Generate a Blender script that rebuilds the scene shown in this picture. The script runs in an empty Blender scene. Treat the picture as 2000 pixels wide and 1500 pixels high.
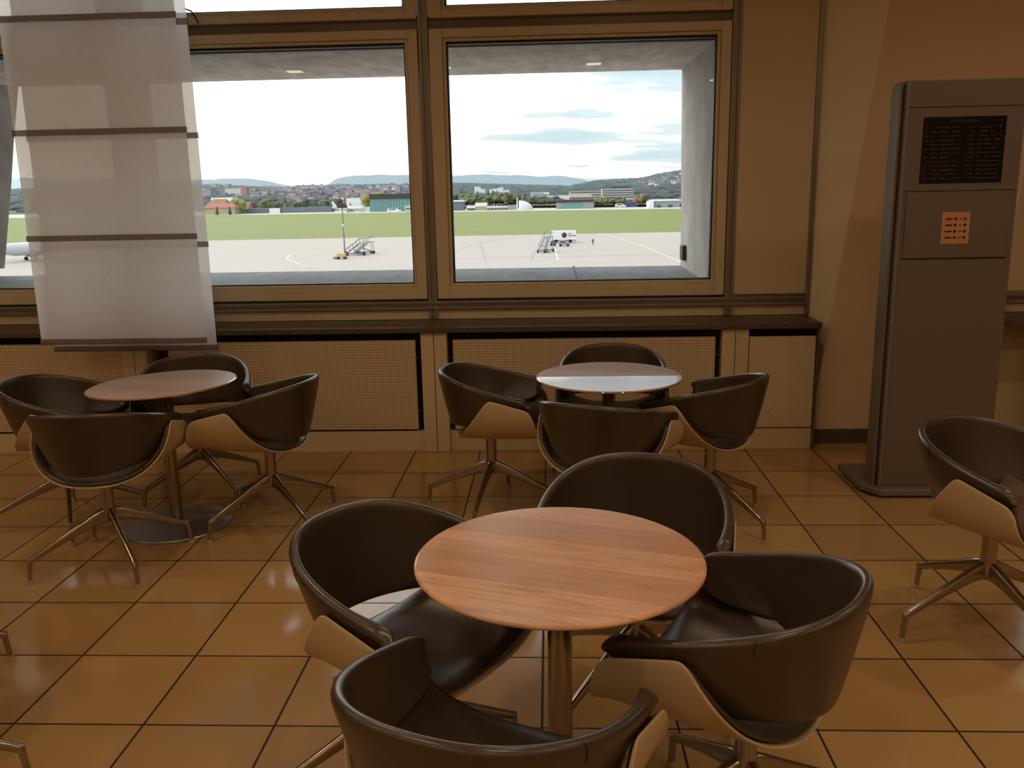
import bpy, bmesh, math, random
import numpy as np
from mathutils import Vector, Matrix
random.seed(7); np.random.seed(7)
PI = math.pi
sc = bpy.context.scene
C = sc.collection

# ------------------------------------------------------------------ camera
F, YAW, PITCH, ROLL, H = 1708.14, -0.0461704, 0.2160524, -0.0194758, 1.545526
def axes():
    cy, sy, cp, sp, cr, sr = math.cos(YAW), math.sin(YAW), math.cos(PITCH), math.sin(PITCH), math.cos(ROLL), math.sin(ROLL)
    f = Vector((sy*cp, cy*cp, -sp)); r0 = Vector((cy, -sy, 0)); u0 = r0.cross(f)
    return cr*r0+sr*u0, -sr*r0+cr*u0, f
R_, U_, F_ = axes()
cam_d = bpy.data.cameras.new('camera'); cam = bpy.data.objects.new('camera', cam_d); C.objects.link(cam)
cam_d.sensor_width = 36; cam_d.lens = F/2000*36; cam_d.clip_start = .05; cam_d.clip_end = 30000
M = Matrix.Identity(4)
for i in range(3):
    M[i][0], M[i][1], M[i][2] = R_[i], U_[i], -F_[i]
M[2][3] = H
cam.matrix_world = M
sc.camera = cam
def ray(px, py): return F_*F + R_*(px-1000) - U_*(py-750)
def at(px, py, Y):                      # the point of the plane y = Y seen at that pixel
    d = ray(px, py); t = Y/d.y; return Vector((d.x*t, Y, H+d.z*t))
def onz(px, py, z):                     # the point of the level z seen at that pixel
    d = ray(px, py); t = (z-H)/d.z; return Vector((d.x*t, d.y*t, z))

# ------------------------------------------------------------------ view, world
sc.view_settings.view_transform = 'Standard'; sc.view_settings.look = 'None'
sc.view_settings.gamma = 1; sc.view_settings.use_curve_mapping = False
sc.view_settings.exposure = 0.0
sc.cycles.max_bounces = 7; sc.cycles.transparent_max_bounces = 16
sc.cycles.diffuse_bounces = 4; sc.cycles.glossy_bounces = 4; sc.cycles.caustics_reflective = False; sc.cycles.caustics_refractive = False
sc.cycles.sample_clamp_indirect = 4

class NT:
    def __init__(s, t): s.t = t; s.n = t.nodes; s.l = t.links
    def add(s, ty, **k):
        n = s.n.new(ty)
        for a, v in k.items():
            if a.startswith('i_'):
                key = a[2:]; key = int(key) if key.isdigit() else key.replace('_', ' ')
                n.inputs[key].default_value = v
            else: setattr(n, a, v)
        return n
    def link(s, a, b): s.l.new(a, b)
    def math(s, op, a, b=None, c=None):
        n = s.n.new('ShaderNodeMath'); n.operation = op
        for k, v in enumerate((a, b, c)):
            if v is None: continue
            if isinstance(v, (int, float)): n.inputs[k].default_value = v
            else: s.l.new(v, n.inputs[k])
        return n.outputs[0]
    def ramp(s, fac, stops):
        n = s.n.new('ShaderNodeValToRGB'); e = n.color_ramp.elements
        while len(e) < len(stops): e.new(.5)
        for k, (p, c) in enumerate(stops): e[k].position = p; e[k].color = (*c, 1)
        s.l.new(fac, n.inputs[0]); return n.outputs[0]
    def mix(s, fac, a, b, mode='MIX'):
        n = s.n.new('ShaderNodeMix'); n.data_type = 'RGBA'; n.blend_type = mode
        for sock, v in ((n.inputs[0], fac), (n.inputs[6], a), (n.inputs[7], b)):
            if isinstance(v, (int, float)): sock.default_value = v
            elif isinstance(v, tuple): sock.default_value = (*v, 1)
            else: s.l.new(v, sock)
        return n.outputs[2]

w = bpy.data.worlds.new('sky'); sc.world = w; w.use_nodes = True
nt = NT(w.node_tree); nt.n.clear()
tc = nt.add('ShaderNodeTexCoord'); sp = nt.add('ShaderNodeSeparateXYZ'); nt.link(tc.outputs['Generated'], sp.inputs[0])
zc = nt.math('MAXIMUM', nt.math('ADD', sp.outputs[2], .06), .06)
cb = nt.add('ShaderNodeCombineXYZ'); nt.link(nt.math('DIVIDE', sp.outputs[0], zc), cb.inputs[0]); nt.link(nt.math('DIVIDE', sp.outputs[1], zc), cb.inputs[1])
nz = nt.add('ShaderNodeTexNoise', i_Scale=.55, i_Detail=6.0, i_Roughness=.5); nt.link(cb.outputs[0], nz.inputs['Vector'])
# blue-grey cloud gaps mostly to the upper right
side = nt.math('MULTIPLY', nt.math('ADD', sp.outputs[0], .05), .8)
up = nt.math('MULTIPLY', sp.outputs[2], 1.0)
bz = nt.math('DIVIDE', nt.math('SUBTRACT', sp.outputs[2], nt.math('ADD', nt.math('MULTIPLY', nz.outputs[0], .03), .047)), .013)
bx_ = nt.math('DIVIDE', nt.math('SUBTRACT', sp.outputs[0], .0), .085)
band = nt.math('MULTIPLY', nt.math('EXPONENT', nt.math('MULTIPLY', nt.math('ADD', nt.math('MULTIPLY', bz, bz), nt.math('MULTIPLY', bx_, bx_)), -1.0)), .20)
cl = nt.math('ADD', nt.math('ADD', nz.outputs[0], band), nt.math('ADD', nt.math('MINIMUM', side, .18), nt.math('MINIMUM', nt.math('MULTIPLY', up, .5), .10)))
col = nt.ramp(cl, [(0.0, (3.6, 3.64, 3.7)), (.585, (3.2, 3.26, 3.34)), (.68, (.90, 1.03, 1.15)), (.78, (.62, .78, .95)), (.9, (.78, .92, 1.05))])
bgw = nt.add('ShaderNodeBackground', i_Strength=1.0); nt.link(col, bgw.inputs[0])
ow = nt.add('ShaderNodeOutputWorld'); nt.link(bgw.outputs[0], ow.inputs[0])

# ------------------------------------------------------------------ materials
def new_mat(name):
    m = bpy.data.materials.new(name); m.use_nodes = True; t = NT(m.node_tree)
    b = t.n['Principled BSDF']; return m, t, b
def lin(c): return tuple(((v/255)/12.92 if v/255 <= .04045 else ((v/255+.055)/1.055)**2.4) for v in c)
def mat(name, col, rough=.5, metal=0., var=0., scale=8., bump=0., bscale=60., spec=.5, coat=0., stretch=None):
    m, t, b = new_mat(name)
    b.inputs['Roughness'].default_value = rough; b.inputs['Metallic'].default_value = metal
    b.inputs['Specular IOR Level'].default_value = spec; b.inputs['Coat Weight'].default_value = coat
    tc = t.add('ShaderNodeTexCoord'); mp = t.add('ShaderNodeMapping'); t.link(tc.outputs['Object'], mp.inputs[0])
    if stretch: mp.inputs['Scale'].default_value = stretch
    n = t.add('ShaderNodeTexNoise', i_Scale=scale, i_Detail=4.0); t.link(mp.outputs[0], n.inputs['Vector'])
    v = max(var, .02)
    c = t.mix(n.outputs[0], tuple(x*(1-v) for x in col), tuple(min(1, x*(1+v)) for x in col)); t.link(c, b.inputs['Base Color'])
    if bump:
        n2 = t.add('ShaderNodeTexNoise', i_Scale=bscale, i_Detail=3.0); t.link(mp.outputs[0], n2.inputs['Vector'])
        bp = t.add('ShaderNodeBump', i_Strength=bump, i_Distance=.002); t.link(n2.outputs[0], bp.inputs['Height']); t.link(bp.outputs[0], b.inputs['Normal'])
    return m
MT = {}
CREAM = (.59, .50, .32)
MT['frame'] = mat('cream_lacquer', CREAM, .36, var=.02, scale=3)
MT['cream'] = mat('cream_panel', (.60, .49, .31), .6, var=.04, scale=2)
MT['bronze'] = mat('profile_metal', (.26, .225, .18), .42, .5, var=.05)
MT['wall'] = mat('painted_wall', (.66, .50, .33), .9, var=.03, scale=3, bump=.25, bscale=120)
MT['ceil'] = mat('ceiling_white', (.7, .64, .54), .9)
MT['dark'] = mat('dark_recess', (.012, .01, .009), .8)
MT['gasket'] = mat('black_gasket', (.012, .012, .013), .6)
MT['skirt'] = mat('dark_stone', (.09, .065, .045), .5, var=.2)
MT['leather'] = mat('brown_leather', (.052, .034, .020), .31, var=.12, scale=5, bump=.12, bscale=140, spec=.7)
MT['seam'] = mat('leather_seam', (.018, .011, .007), .6)
MT['shell'] = mat('cream_shell', (.53, .405, .24), .5, var=.03, bump=.05)
MT['chrome'] = mat('polished_aluminium', (.40, .36, .31), .20, 1., var=.06, bump=.03, bscale=20)
MT['steel'] = mat('brushed_steel', (.36, .31, .25), .27, 1., var=.08, scale=12, stretch=(6, 6, .4), bump=.05, bscale=40)
MT['disc'] = mat('satin_steel', (.40, .38, .36), .42, 1., var=.06)
MT['pad'] = mat('frosted_pad', (.42, .34, .26), .4, spec=.6)
MT['kiosk'] = mat('grey_lacquer', (.135, .108, .088), .5, var=.04, scale=2, bump=.05)
MT['kioskedge'] = mat('grey_profile', (.19, .165, .145), .4, .2)
MT['coat'] = mat('brown_cloth', (.12, .072, .042), .85, var=.25, scale=20, bump=.4, bscale=90)
MT['brown_metal'] = mat('trim_metal', (.16, .125, .09), .4, .4)

def granite():
    m, t, b = new_mat('speckled_granite'); b.inputs['Roughness'].default_value = .35
    tc = t.add('ShaderNodeTexCoord'); n = t.add('ShaderNodeTexNoise', i_Scale=120.0, i_Detail=3.0, i_Roughness=.8); t.link(tc.outputs['Object'], n.inputs['Vector'])
    v = t.add('ShaderNodeTexVoronoi', i_Scale=170.0); t.link(tc.outputs['Object'], v.inputs['Vector'])
    c = t.ramp(n.outputs[0], [(.35, (.012, .010, .008)), (.48, (.07, .045, .03)), (.56, (.16, .11, .075)), (.68, (.34, .26, .20))])
    s = t.add('ShaderNodeSeparateColor'); t.link(v.outputs['Color'], s.inputs[0])
    c2 = t.mix(t.math('MULTIPLY', s.outputs[0], .5), c, (.05, .035, .025)); t.link(c2, b.inputs['Base Color']); return m
MT['granite'] = granite()

def floor_mat():
    m, t, b = new_mat('polished_floor_tiles')
    tc = t.add('ShaderNodeTexCoord'); s = t.add('ShaderNodeSeparateXYZ'); t.link(tc.outputs['Object'], s.inputs[0])
    X = t.math('DIVIDE', t.math('ADD', s.outputs[0], .0375116+40), .4); Y = t.math('DIVIDE', t.math('ADD', s.outputs[1], 40-3.1023315), .4)
    fx, fy = t.math('FRACT', X), t.math('FRACT', Y)
    dx = t.math('MINIMUM', fx, t.math('SUBTRACT', 1.0, fx)); dy = t.math('MINIMUM', fy, t.math('SUBTRACT', 1.0, fy))
    g = t.math('LESS_THAN', t.math('MINIMUM', dx, dy), .0092)
    cv = t.add('ShaderNodeCombineXYZ'); t.link(t.math('FLOOR', X), cv.inputs[0]); t.link(t.math('FLOOR', Y), cv.inputs[1])
    wn = t.add('ShaderNodeTexWhiteNoise', noise_dimensions='2D'); t.link(cv.outputs[0], wn.inputs['Vector'])
    n1 = t.add('ShaderNodeTexNoise', i_Scale=2.2, i_Detail=3.0); t.link(tc.outputs['Object'], n1.inputs['Vector'])
    n2 = t.add('ShaderNodeTexNoise', i_Scale=260.0, i_Detail=2.0); t.link(tc.outputs['Object'], n2.inputs['Vector'])
    v = t.math('ADD', t.math('MULTIPLY', wn.outputs[0], .35), t.math('ADD', t.math('MULTIPLY', n1.outputs[0], .5), t.math('MULTIPLY', n2.outputs[0], .25)))
    c = t.ramp(v, [(.2, (.37, .225, .088)), (.9, (.51, .33, .14))])
    c = t.mix(g, c, (.018, .010, .008)); t.link(c, b.inputs['Base Color'])
    n3 = t.add('ShaderNodeTexNoise', i_Scale=5.0, i_Detail=4.0); t.link(tc.outputs['Object'], n3.inputs['Vector'])
    r = t.math('ADD', t.math('MULTIPLY', n3.outputs[0], .10), .08); t.link(t.math('ADD', r, t.math('MULTIPLY', g, .5)), b.inputs['Roughness'])
    b.inputs['Specular IOR Level'].default_value = .42
    return m
MT['floor'] = floor_mat()

def wood(name, ang, c1, c2, c3, rough, coat, sp_=.4):
    m, t, b = new_mat(name); b.inputs['Roughness'].default_value = .3; b.inputs['Specular IOR Level'].default_value = sp_
    b.inputs['Coat Weight'].default_value = coat; b.inputs['Coat Roughness'].default_value = .02; b.inputs['Coat IOR'].default_value = 1.6
    tc = t.add('ShaderNodeTexCoord'); mp = t.add('ShaderNodeMapping'); mp.inputs['Rotation'].default_value = (0, 0, ang); t.link(tc.outputs['Object'], mp.inputs[0])
    s = t.add('ShaderNodeSeparateXYZ'); t.link(mp.outputs[0], s.inputs[0])
    st = t.math('FLOOR', t.math('DIVIDE', t.math('ADD', s.outputs[1], 3.03), .13))
    wn = t.add('ShaderNodeTexWhiteNoise', noise_dimensions='1D'); t.link(st, wn.inputs['W'])
    m2 = t.add('ShaderNodeMapping'); m2.inputs['Scale'].default_value = (2.2, 26, 26); t.link(mp.outputs[0], m2.inputs[0])
    m3 = t.add('ShaderNodeVectorMath', operation='ADD'); t.link(m2.outputs[0], m3.inputs[0]); t.link(wn.outputs['Color'], m3.inputs[1])
    n = t.add('ShaderNodeTexNoise', i_Scale=1.6, i_Detail=7.0, i_Roughness=.62, i_Distortion=1.2); t.link(m3.outputs[0], n.inputs['Vector'])
    n2 = t.add('ShaderNodeTexNoise', i_Scale=7.0, i_Detail=3.0); t.link(mp.outputs[0], n2.inputs['Vector'])
    v = t.math('ADD', t.math('MULTIPLY', n.outputs[0], .75), t.math('MULTIPLY', n2.outputs[0], .28))
    c = t.ramp(v, [(.32, c3), (.5, c2), (.72, c1)])
    c = t.mix(t.math('MULTIPLY', t.math('FRACT', t.math('ADD', t.math('MULTIPLY', st, .618), .12)), .75), c, (c2[0]*.62, c2[1]*.56, c2[2]*.6))
    # pale scratches and specks
    sn = t.add('ShaderNodeTexNoise', i_Scale=90.0, i_Detail=2.0); t.link(mp.outputs[0], sn.inputs['Vector'])
    c = t.mix(t.math('MULTIPLY', t.math('GREATER_THAN', sn.outputs[0], .76), .35), c, (.62, .42, .26))
    t.link(c, b.inputs['Base Color'])
    rn = t.math('ADD', t.math('MULTIPLY', n2.outputs[0], .06), rough-.03); t.link(rn, b.inputs['Roughness'])
    return m
MT['wood'] = wood('walnut_planks', .30, (.86, .53, .30), (.70, .40, .21), (.46, .24, .13), .20, .0, .28)
MT['wood2'] = wood('walnut_pale', .25, (.60, .34, .20), (.52, .28, .16), (.42, .22, .125), .3, .9)

def perf():
    m, t, b = new_mat('perforated_sheet'); b.inputs['Roughness'].default_value = .5
    tc = t.add('ShaderNodeTexCoord'); s = t.add('ShaderNodeSeparateXYZ'); t.link(tc.outputs['Object'], s.inputs[0])
    P = .0165
    a = t.math('SUBTRACT', t.math('FRACT', t.math('DIVIDE', s.outputs[0], P)), .5); c = t.math('SUBTRACT', t.math('FRACT', t.math('DIVIDE', s.outputs[2], P)), .5)
    d = t.math('SQRT', t.math('ADD', t.math('MULTIPLY', a, a), t.math('MULTIPLY', c, c)))
    hole = t.math('LESS_THAN', d, .2)
    t.link(t.mix(hole, (.60, .475, .295), (.12, .085, .05)), b.inputs['Base Color']); return m
MT['perf'] = perf()

def glass():
    m, t, b = new_mat('window_glass'); t.n.remove(b)
    lw = t.add('ShaderNodeFresnel', i_IOR=1.45); tr = t.add('ShaderNodeBsdfTransparent'); tr.inputs[0].default_value = (.93, .96, .95, 1)
    g = t.add('ShaderNodeBsdfGlossy', i_Roughness=0.0); g.inputs[0].default_value = (.9, .95, .95, 1)
    mx = t.add('ShaderNodeMixShader'); t.link(lw.outputs[0], mx.inputs[0]); t.link(tr.outputs[0], mx.inputs[1]); t.link(g.outputs[0], mx.inputs[2])
    t.link(mx.outputs[0], t.n['Material Output'].inputs[0]); return m
MT['glass'] = glass()

def fabric(name, col, transp, scale=240.):
    m, t, b = new_mat(name); t.n.remove(b)
    df = t.add('ShaderNodeBsdfDiffuse'); df.inputs[0].default_value = (*col, 1)
    tl = t.add('ShaderNodeBsdfTranslucent'); tl.inputs[0].default_value = (*col, 1)
    a = t.add('ShaderNodeMixShader'); a.inputs[0].default_value = .72; t.link(df.outputs[0], a.inputs[1]); t.link(tl.outputs[0], a.inputs[2])
    tr = t.add('ShaderNodeBsdfTransparent'); mx = t.add('ShaderNodeMixShader')
    tc = t.add('ShaderNodeTexCoord'); mp = t.add('ShaderNodeMapping'); mp.inputs['Scale'].default_value = (1, 1, .16); t.link(tc.outputs['Object'], mp.inputs[0])
    n = t.add('ShaderNodeTexNoise', i_Scale=scale, i_Detail=2.0); t.link(mp.outputs[0], n.inputs['Vector'])
    fac = t.math('ADD', t.math('MULTIPLY', n.outputs[0], .14), transp-.07)
    t.link(fac, mx.inputs[0]); t.link(a.outputs[0], mx.inputs[1]); t.link(tr.outputs[0], mx.inputs[2])
    t.link(mx.outputs[0], t.n['Material Output'].inputs[0]); return m
MT['sheer'] = fabric('sheer_fabric', (.99, .985, .98), .36)
MT['band'] = fabric('brown_band', (.30, .22, .18), .32)

def concrete(name, base):
    m, t, b = new_mat(name); b.inputs['Roughness'].default_value = .85
    tc = t.add('ShaderNodeTexCoord'); n = t.add('ShaderNodeTexNoise', i_Scale=3.0, i_Detail=8.0, i_Roughness=.65, i_Distortion=.8); t.link(tc.outputs['Object'], n.inputs['Vector'])
    mp = t.add('ShaderNodeMapping'); mp.inputs['Scale'].default_value = (9, 2, .5); mp.inputs['Rotation'].default_value = (0, 0, .5); t.link(tc.outputs['Object'], mp.inputs[0])
    n2 = t.add('ShaderNodeTexNoise', i_Scale=1.5, i_Detail=5.0); t.link(mp.outputs[0], n2.inputs['Vector'])
    v = t.math('ADD', t.math('MULTIPLY', n.outputs[0], .6), t.math('MULTIPLY', n2.outputs[0], .4))
    t.link(t.ramp(v, [(.3, tuple(x*.62 for x in base)), (.5, base), (.7, tuple(min(1, x*1.35) for x in base))]), b.inputs['Base Color']); return m
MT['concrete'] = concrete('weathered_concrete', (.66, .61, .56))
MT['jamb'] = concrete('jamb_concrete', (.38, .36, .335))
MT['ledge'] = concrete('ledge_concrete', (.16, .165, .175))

def emit(name, col, s):
    m, t, b = new_mat(name); t.n.remove(b); e = t.add('ShaderNodeEmission', i_Strength=s); e.inputs[0].default_value = (*col, 1)
    t.link(e.outputs[0], t.n['Material Output'].inputs[0]); return m
WARM = (1.0, .70, .43)
MT['lamp'] = emit('lamp_diffuser', (1, .86, .66), 9.)
MT['lampring'] = mat('lamp_housing', (.5, .48, .45), .4, .6)
# outdoor
def outm(name, c, rough=.8, var=.12, scale=.4, **k): MT[name] = mat(name, tuple(x*.76 for x in lin(c)), rough, var=var, scale=scale, **k)
outm('apron', (192, 176, 166), var=.07, scale=.02); outm('grass', (124, 132, 48), var=.14, scale=.012, stretch=(.25, 2.2, 1)); outm('taxiway', (205, 198, 188), var=.04)
outm('far_field', (92, 98, 66), var=.3, scale=.01); outm('wood_hill', (72, 80, 74), var=.45, scale=.02); outm('mountain', (70, 84, 82), var=.08, scale=.0005)
outm('white_paint', (240, 240, 240)); outm('offwhite', (222, 216, 200)); outm('beige', (186, 168, 134)); outm('pink', (190, 130, 120))
outm('teal_panel', (116, 164, 160), var=.06); outm('dark_roof', (62, 56, 58)); outm('red_roof', (176, 112, 98)); outm('orange_roof', (162, 112, 72)); outm('grey_wall', (156, 160, 164))
outm('slate', (110, 122, 134)); outm('blue_paint', (46, 78, 130)); outm('pane_dark', (70, 80, 92), .3)
outm('leaf_dark', (80, 92, 70), var=.4, scale=.3); outm('leaf_mid', (108, 114, 76), var=.4, scale=.3); outm('leaf_yellow', (146, 138, 70), var=.3, scale=.3); outm('leaf_orange', (160, 114, 74), var=.3, scale=.3)
outm('trunk', (70, 58, 46)); outm('galvanised', (120, 124, 130), .5); outm('tyre', (30, 30, 32)); outm('line_paint', (228, 214, 190)); outm('joint', (166, 156, 150))
outm('fin_red', (196, 44, 50)); outm('fin_yellow', (232, 190, 50)); outm('fin_purple', (110, 40, 96)); outm('jacket', (50, 52, 58)); outm('skin', (180, 130, 105)); outm('yellow', (214, 180, 110)); outm('logo', (84, 50, 40))
outm('screen_glass', (9, 8, 9), .18); outm('screen_text', (70, 70, 75), .6); outm('sticker', (216, 156, 108), .6); outm('sticker_ink', (74, 48, 34), .7)

# ------------------------------------------------------------------ builders
def link(name, me, m=None, parent=None, smooth=None):
    o = bpy.data.objects.new(name, me); C.objects.link(o)
    if m is not None:
        for x in (m if isinstance(m, (list, tuple)) else [m]): me.materials.append(MT[x] if isinstance(x, str) else x)
    if parent: o.parent = parent
    if smooth is not None:
        for p in me.polygons: p.use_smooth = True
        if smooth < 3:
            try: me.set_sharp_from_angle(angle=smooth)
            except Exception: pass
    return o
def tomesh(bm, name='m'):
    bmesh.ops.recalc_face_normals(bm, faces=bm.faces[:]) if False else None
    me = bpy.data.meshes.new(name); bm.to_mesh(me); bm.free(); return me
def tag(o, label=None, cat=None, group=None, kind=None):
    if label: o['label'] = label
    if cat: o['category'] = cat
    if group: o['group'] = group
    if kind: o['kind'] = kind
    return o
def empty(name, loc, rz=0):
    o = bpy.data.objects.new(name, None); C.objects.link(o); o.location = loc; o.rotation_euler = (0, 0, rz); o.empty_display_size = .1; return o
def box(bm, x0, x1, y0, y1, z0, z1, bev=0, mi=0):
    b2 = bmesh.new() if bev else bm
    vs = [b2.verts.new(p) for p in ((x0,y0,z0),(x1,y0,z0),(x1,y1,z0),(x0,y1,z0),(x0,y0,z1),(x1,y0,z1),(x1,y1,z1),(x0,y1,z1))]
    fs = [b2.faces.new([vs[i] for i in f]) for f in ((0,3,2,1),(4,5,6,7),(0,1,5,4),(1,2,6,5),(2,3,7,6),(3,0,4,7))]
    for f in fs: f.material_index = mi
    if bev:
        bmesh.ops.bevel(b2, geom=b2.edges[:], offset=bev, segments=2, affect='EDGES', profile=.6)
        t = bpy.data.meshes.new('t'); b2.to_mesh(t); b2.free(); bm.from_mesh(t); bpy.data.meshes.remove(t)
def boxes(name, bs, m, parent=None, bev=0, loc=None):
    bm = bmesh.new()
    for b in bs: box(bm, *b, bev=bev)
    o = link(name, tomesh(bm, name), m, parent)
    return o
def quadstrip(bm, ring_a, ring_b, closed=True):
    n = len(ring_a)
    for i in range(n if closed else n-1):
        j = (i+1) % n
        bm.faces.new((ring_a[i], ring_a[j], ring_b[j], ring_b[i]))
def lathe(prof, n=48):
    bm = bmesh.new(); rings = []
    for r, z in prof:
        if r < 1e-5: rings.append([bm.verts.new((0, 0, z))])
        else: rings.append([bm.verts.new((r*math.cos(2*PI*k/n), r*math.sin(2*PI*k/n), z)) for k in range(n)])
    for a, b in zip(rings, rings[1:]):
        for i in range(n):
            j = (i+1) % n
            if len(a) == 1 and len(b) == 1: continue
            if len(a) == 1: bm.faces.new((a[0], b[j], b[i]))
            elif len(b) == 1: bm.faces.new((a[i], a[j], b[0]))
            else: bm.faces.new((a[i], a[j], b[j], b[i]))
    bmesh.ops.recalc_face_normals(bm, faces=bm.faces[:])
    return bm
def tube(bm, pts, rad, n=10, cap=True):
    pts = [Vector(p) for p in pts]
    if not isinstance(rad, (list, tuple)): rad = [rad]*len(pts)
    rings = []; up = Vector((0, 0, 1))
    for i, p in enumerate(pts):
        d = (pts[min(i+1, len(pts)-1)]-pts[max(i-1, 0)]).normalized()
        a = d.cross(up);
        if a.length < 1e-3: a = d.cross(Vector((0, 1, 0)))
        a.normalize(); b = a.cross(d).normalized()
        r = rad[i]; ra, rb = (r if isinstance(r, (list, tuple)) else (r, r))
        rings.append([bm.verts.new(p+a*ra*math.cos(2*PI*k/n)+b*rb*math.sin(2*PI*k/n)) for k in range(n)])
    for a, b in zip(rings, rings[1:]): quadstrip(bm, a, b)
    if cap: bm.faces.new(rings[0][::-1]); bm.faces.new(rings[-1])
def finish(bm, name, m, parent=None, smooth=None):
    bmesh.ops.recalc_face_normals(bm, faces=bm.faces[:]); return link(name, tomesh(bm, name), m, parent, smooth)
def prism(poly, z0, z1, bev=0):
    bm = bmesh.new(); a = [bm.verts.new((x, y, z0)) for x, y in poly]; b = [bm.verts.new((x, y, z1)) for x, y in poly]
    bm.faces.new(a[::-1]); bm.faces.new(b); quadstrip(bm, a, b)
    bmesh.ops.recalc_face_normals(bm, faces=bm.faces[:])
    if bev: bmesh.ops.bevel(bm, geom=bm.edges[:], offset=bev, segments=3, affect='EDGES')
    return bm
def solid(pts_front, thick, name, m, parent=None, direction=(0, 1, 0)):
    """flat polygon given by 3-D points, given real thickness along direction"""
    bm = bmesh.new(); d = Vector(direction)*thick
    a = [bm.verts.new(p) for p in pts_front]; b = [bm.verts.new(Vector(p)+d) for p in pts_front]
    bm.faces.new(a); bm.faces.new(b[::-1]); quadstrip(bm, a, b); return finish(bm, name, m, parent)
def copy_tree(o, parent=None):
    c = o.copy(); C.objects.link(c); c.parent = parent
    for ch in list(kids.get(o.name, [])): copy_tree(ch, c)
    return c
kids = {}
def index_kids(o):
    kids[o.name] = [x for x in C.objects if x.parent == o]
    for x in kids[o.name]: index_kids(x)

# ------------------------------------------------------------------ the room
WY = 5.43            # inner face of the window wall
boxes('floor', [(-7, 7, -5, 5.46, -.15, 0)], 'floor')['kind'] = 'structure'
boxes('ceiling', [(-7, 7, -5, 5.7, 3.2, 3.35)], 'ceil')['kind'] = 'structure'
boxes('wall_back', [(-7, 7, -5.15, -5, 0, 3.2)], 'wall')['kind'] = 'structure'
boxes('wall_left', [(-7.15, -7, -5, 5.7, 0, 3.2)], 'wall')['kind'] = 'structure'
boxes('wall_right', [(7, 7.15, -5, 5.7, 0, 3.2)], 'wall')['kind'] = 'structure'
# window wall: posts every 1.82 m
P1, P2 = 1.094, -.734; PITCHW = P1-P2
posts = [P1, P2, P2-PITCHW, P2-2*PITCHW, P2-3*PITCHW]
boxes('wall_window', [(-7, 7, WY+.03, WY+.16, 0, .80), (-7, 7, WY+.03, WY+.16, 3.14, 3.2), (1.62, 2.93, WY+.03, WY+.16, .8, 3.14), (6.60, 7, WY+.03, WY+.16, .8, 3.14)], 'cream')['kind'] = 'structure'
tn = 0
def trim(bs, m, bev=0):
    global tn; tn += 1
    o = boxes('trim_%d' % tn, bs, m, bev=bev); o['kind'] = 'structure'; return o
posts_r = [2.94, 4.768, 6.596]
for px in posts+posts_r:
    trim([(px-.028, px-.010, WY-.012, WY+.12, .775, 3.2), (px+.010, px+.028, WY-.012, WY+.12, .775, 3.2), (px-.010, px+.010, WY-.002, WY+.12, .775, 3.2)], 'bronze', .002)
XL = posts[-1]
trim([(XL, 1.575, WY-.016, WY+.03, .872, .890), (XL, 1.575, WY-.006, WY+.03, .858, .872), (XL, 1.575, WY-.02, WY+.03, .838, .856)], 'bronze', .002)      # double rail
trim([(XL, 1.60, WY+.005, WY+.03, .775, .838)], 'cream')
trim([(2.62, 7, WY-.016, WY+.03, .872, .905), (2.62, 7, WY-.02, WY+.03, .830, .850)], 'bronze', .002)
trim([(2.62, 7, WY+.0, WY+.028, .775, .830), (2.62, 2.912, WY+.0, WY+.028, .905, 3.14)], 'cream')
trim([(P1+.028, 1.560, WY-.004, WY+.05, .905, 3.2)], 'cream', .003)     # blank panel beside the right window
trim([(P1+.03, 1.556, WY-.002, WY+.03, .890, .905)], 'brown_metal')
trim([(1.560, 1.585, WY-.012, WY+.05, .775, 3.2)], 'bronze', .003)

def window(n, xa, xb, vents=False):
    """lower and upper sash between two posts"""
    for lo, (z0, z1, g0, g1) in enumerate(((.905, 2.486, .998, 2.415), (2.545, 3.14, 2.612, 3.06))):
        o = boxes('window_%d' % (n*2+lo), [(xa+.03, xb-.03, WY+.04, WY+.12, z0-.01, z0+.02), (xa+.03, xb-.03, WY+.04, WY+.12, z1-.02, z1+.01)], 'frame')
        o['kind'] = 'structure'
        a, b = xa+.034, xb-.034
        A, B = xa+.112+.02, xb-.112
        # outer frame (bevelled) then a stepped inner bead
        boxes('window_frame', [(a, A-.02, WY-.022, WY+.075, z0, z1), (B+.02, b, WY-.022, WY+.075, z0, z1), (A-.02, B+.02, WY-.022, WY+.075, z0, g0-.02), (A-.02, B+.02, WY-.022, WY+.075, g1+.02, z1)], 'frame', o, .004)
        boxes('glazing_bead', [(A-.02, A, WY-.006, WY+.07, g0-.02, g1+.02), (B, B+.02, WY-.006, WY+.07, g0-.02, g1+.02), (A, B, WY-.006, WY+.07, g0-.02, g0), (A, B, WY-.006, WY+.07, g1, g1+.02)], 'frame', o, .003)
        e = .008
        boxes('gasket', [(A, A+e, WY+.012, WY+.06, g0, g1), (B-e, B, WY+.012, WY+.06, g0, g1), (A, B, WY+.012, WY+.06, g0, g0+e), (A, B, WY+.012, WY+.06, g1-e*1.6, g1)], 'gasket', o)
        boxes('window_pane', [(A, B, WY+.034, WY+.038, g0, g1)], 'glass', o)
for i in range(4): window(i+1, posts[i+1], posts[i])
for i in range(2): window(i+5, posts_r[i], posts_r[i+1])
trim([(XL, P1, WY+.02, WY+.1, 2.486, 2.545), (2.94, 6.596, WY+.02, WY+.1, 2.486, 2.545)], 'brown_metal')
trim([(-7, XL, WY, WY+.1, .8, 3.2)], 'wall')

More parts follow.
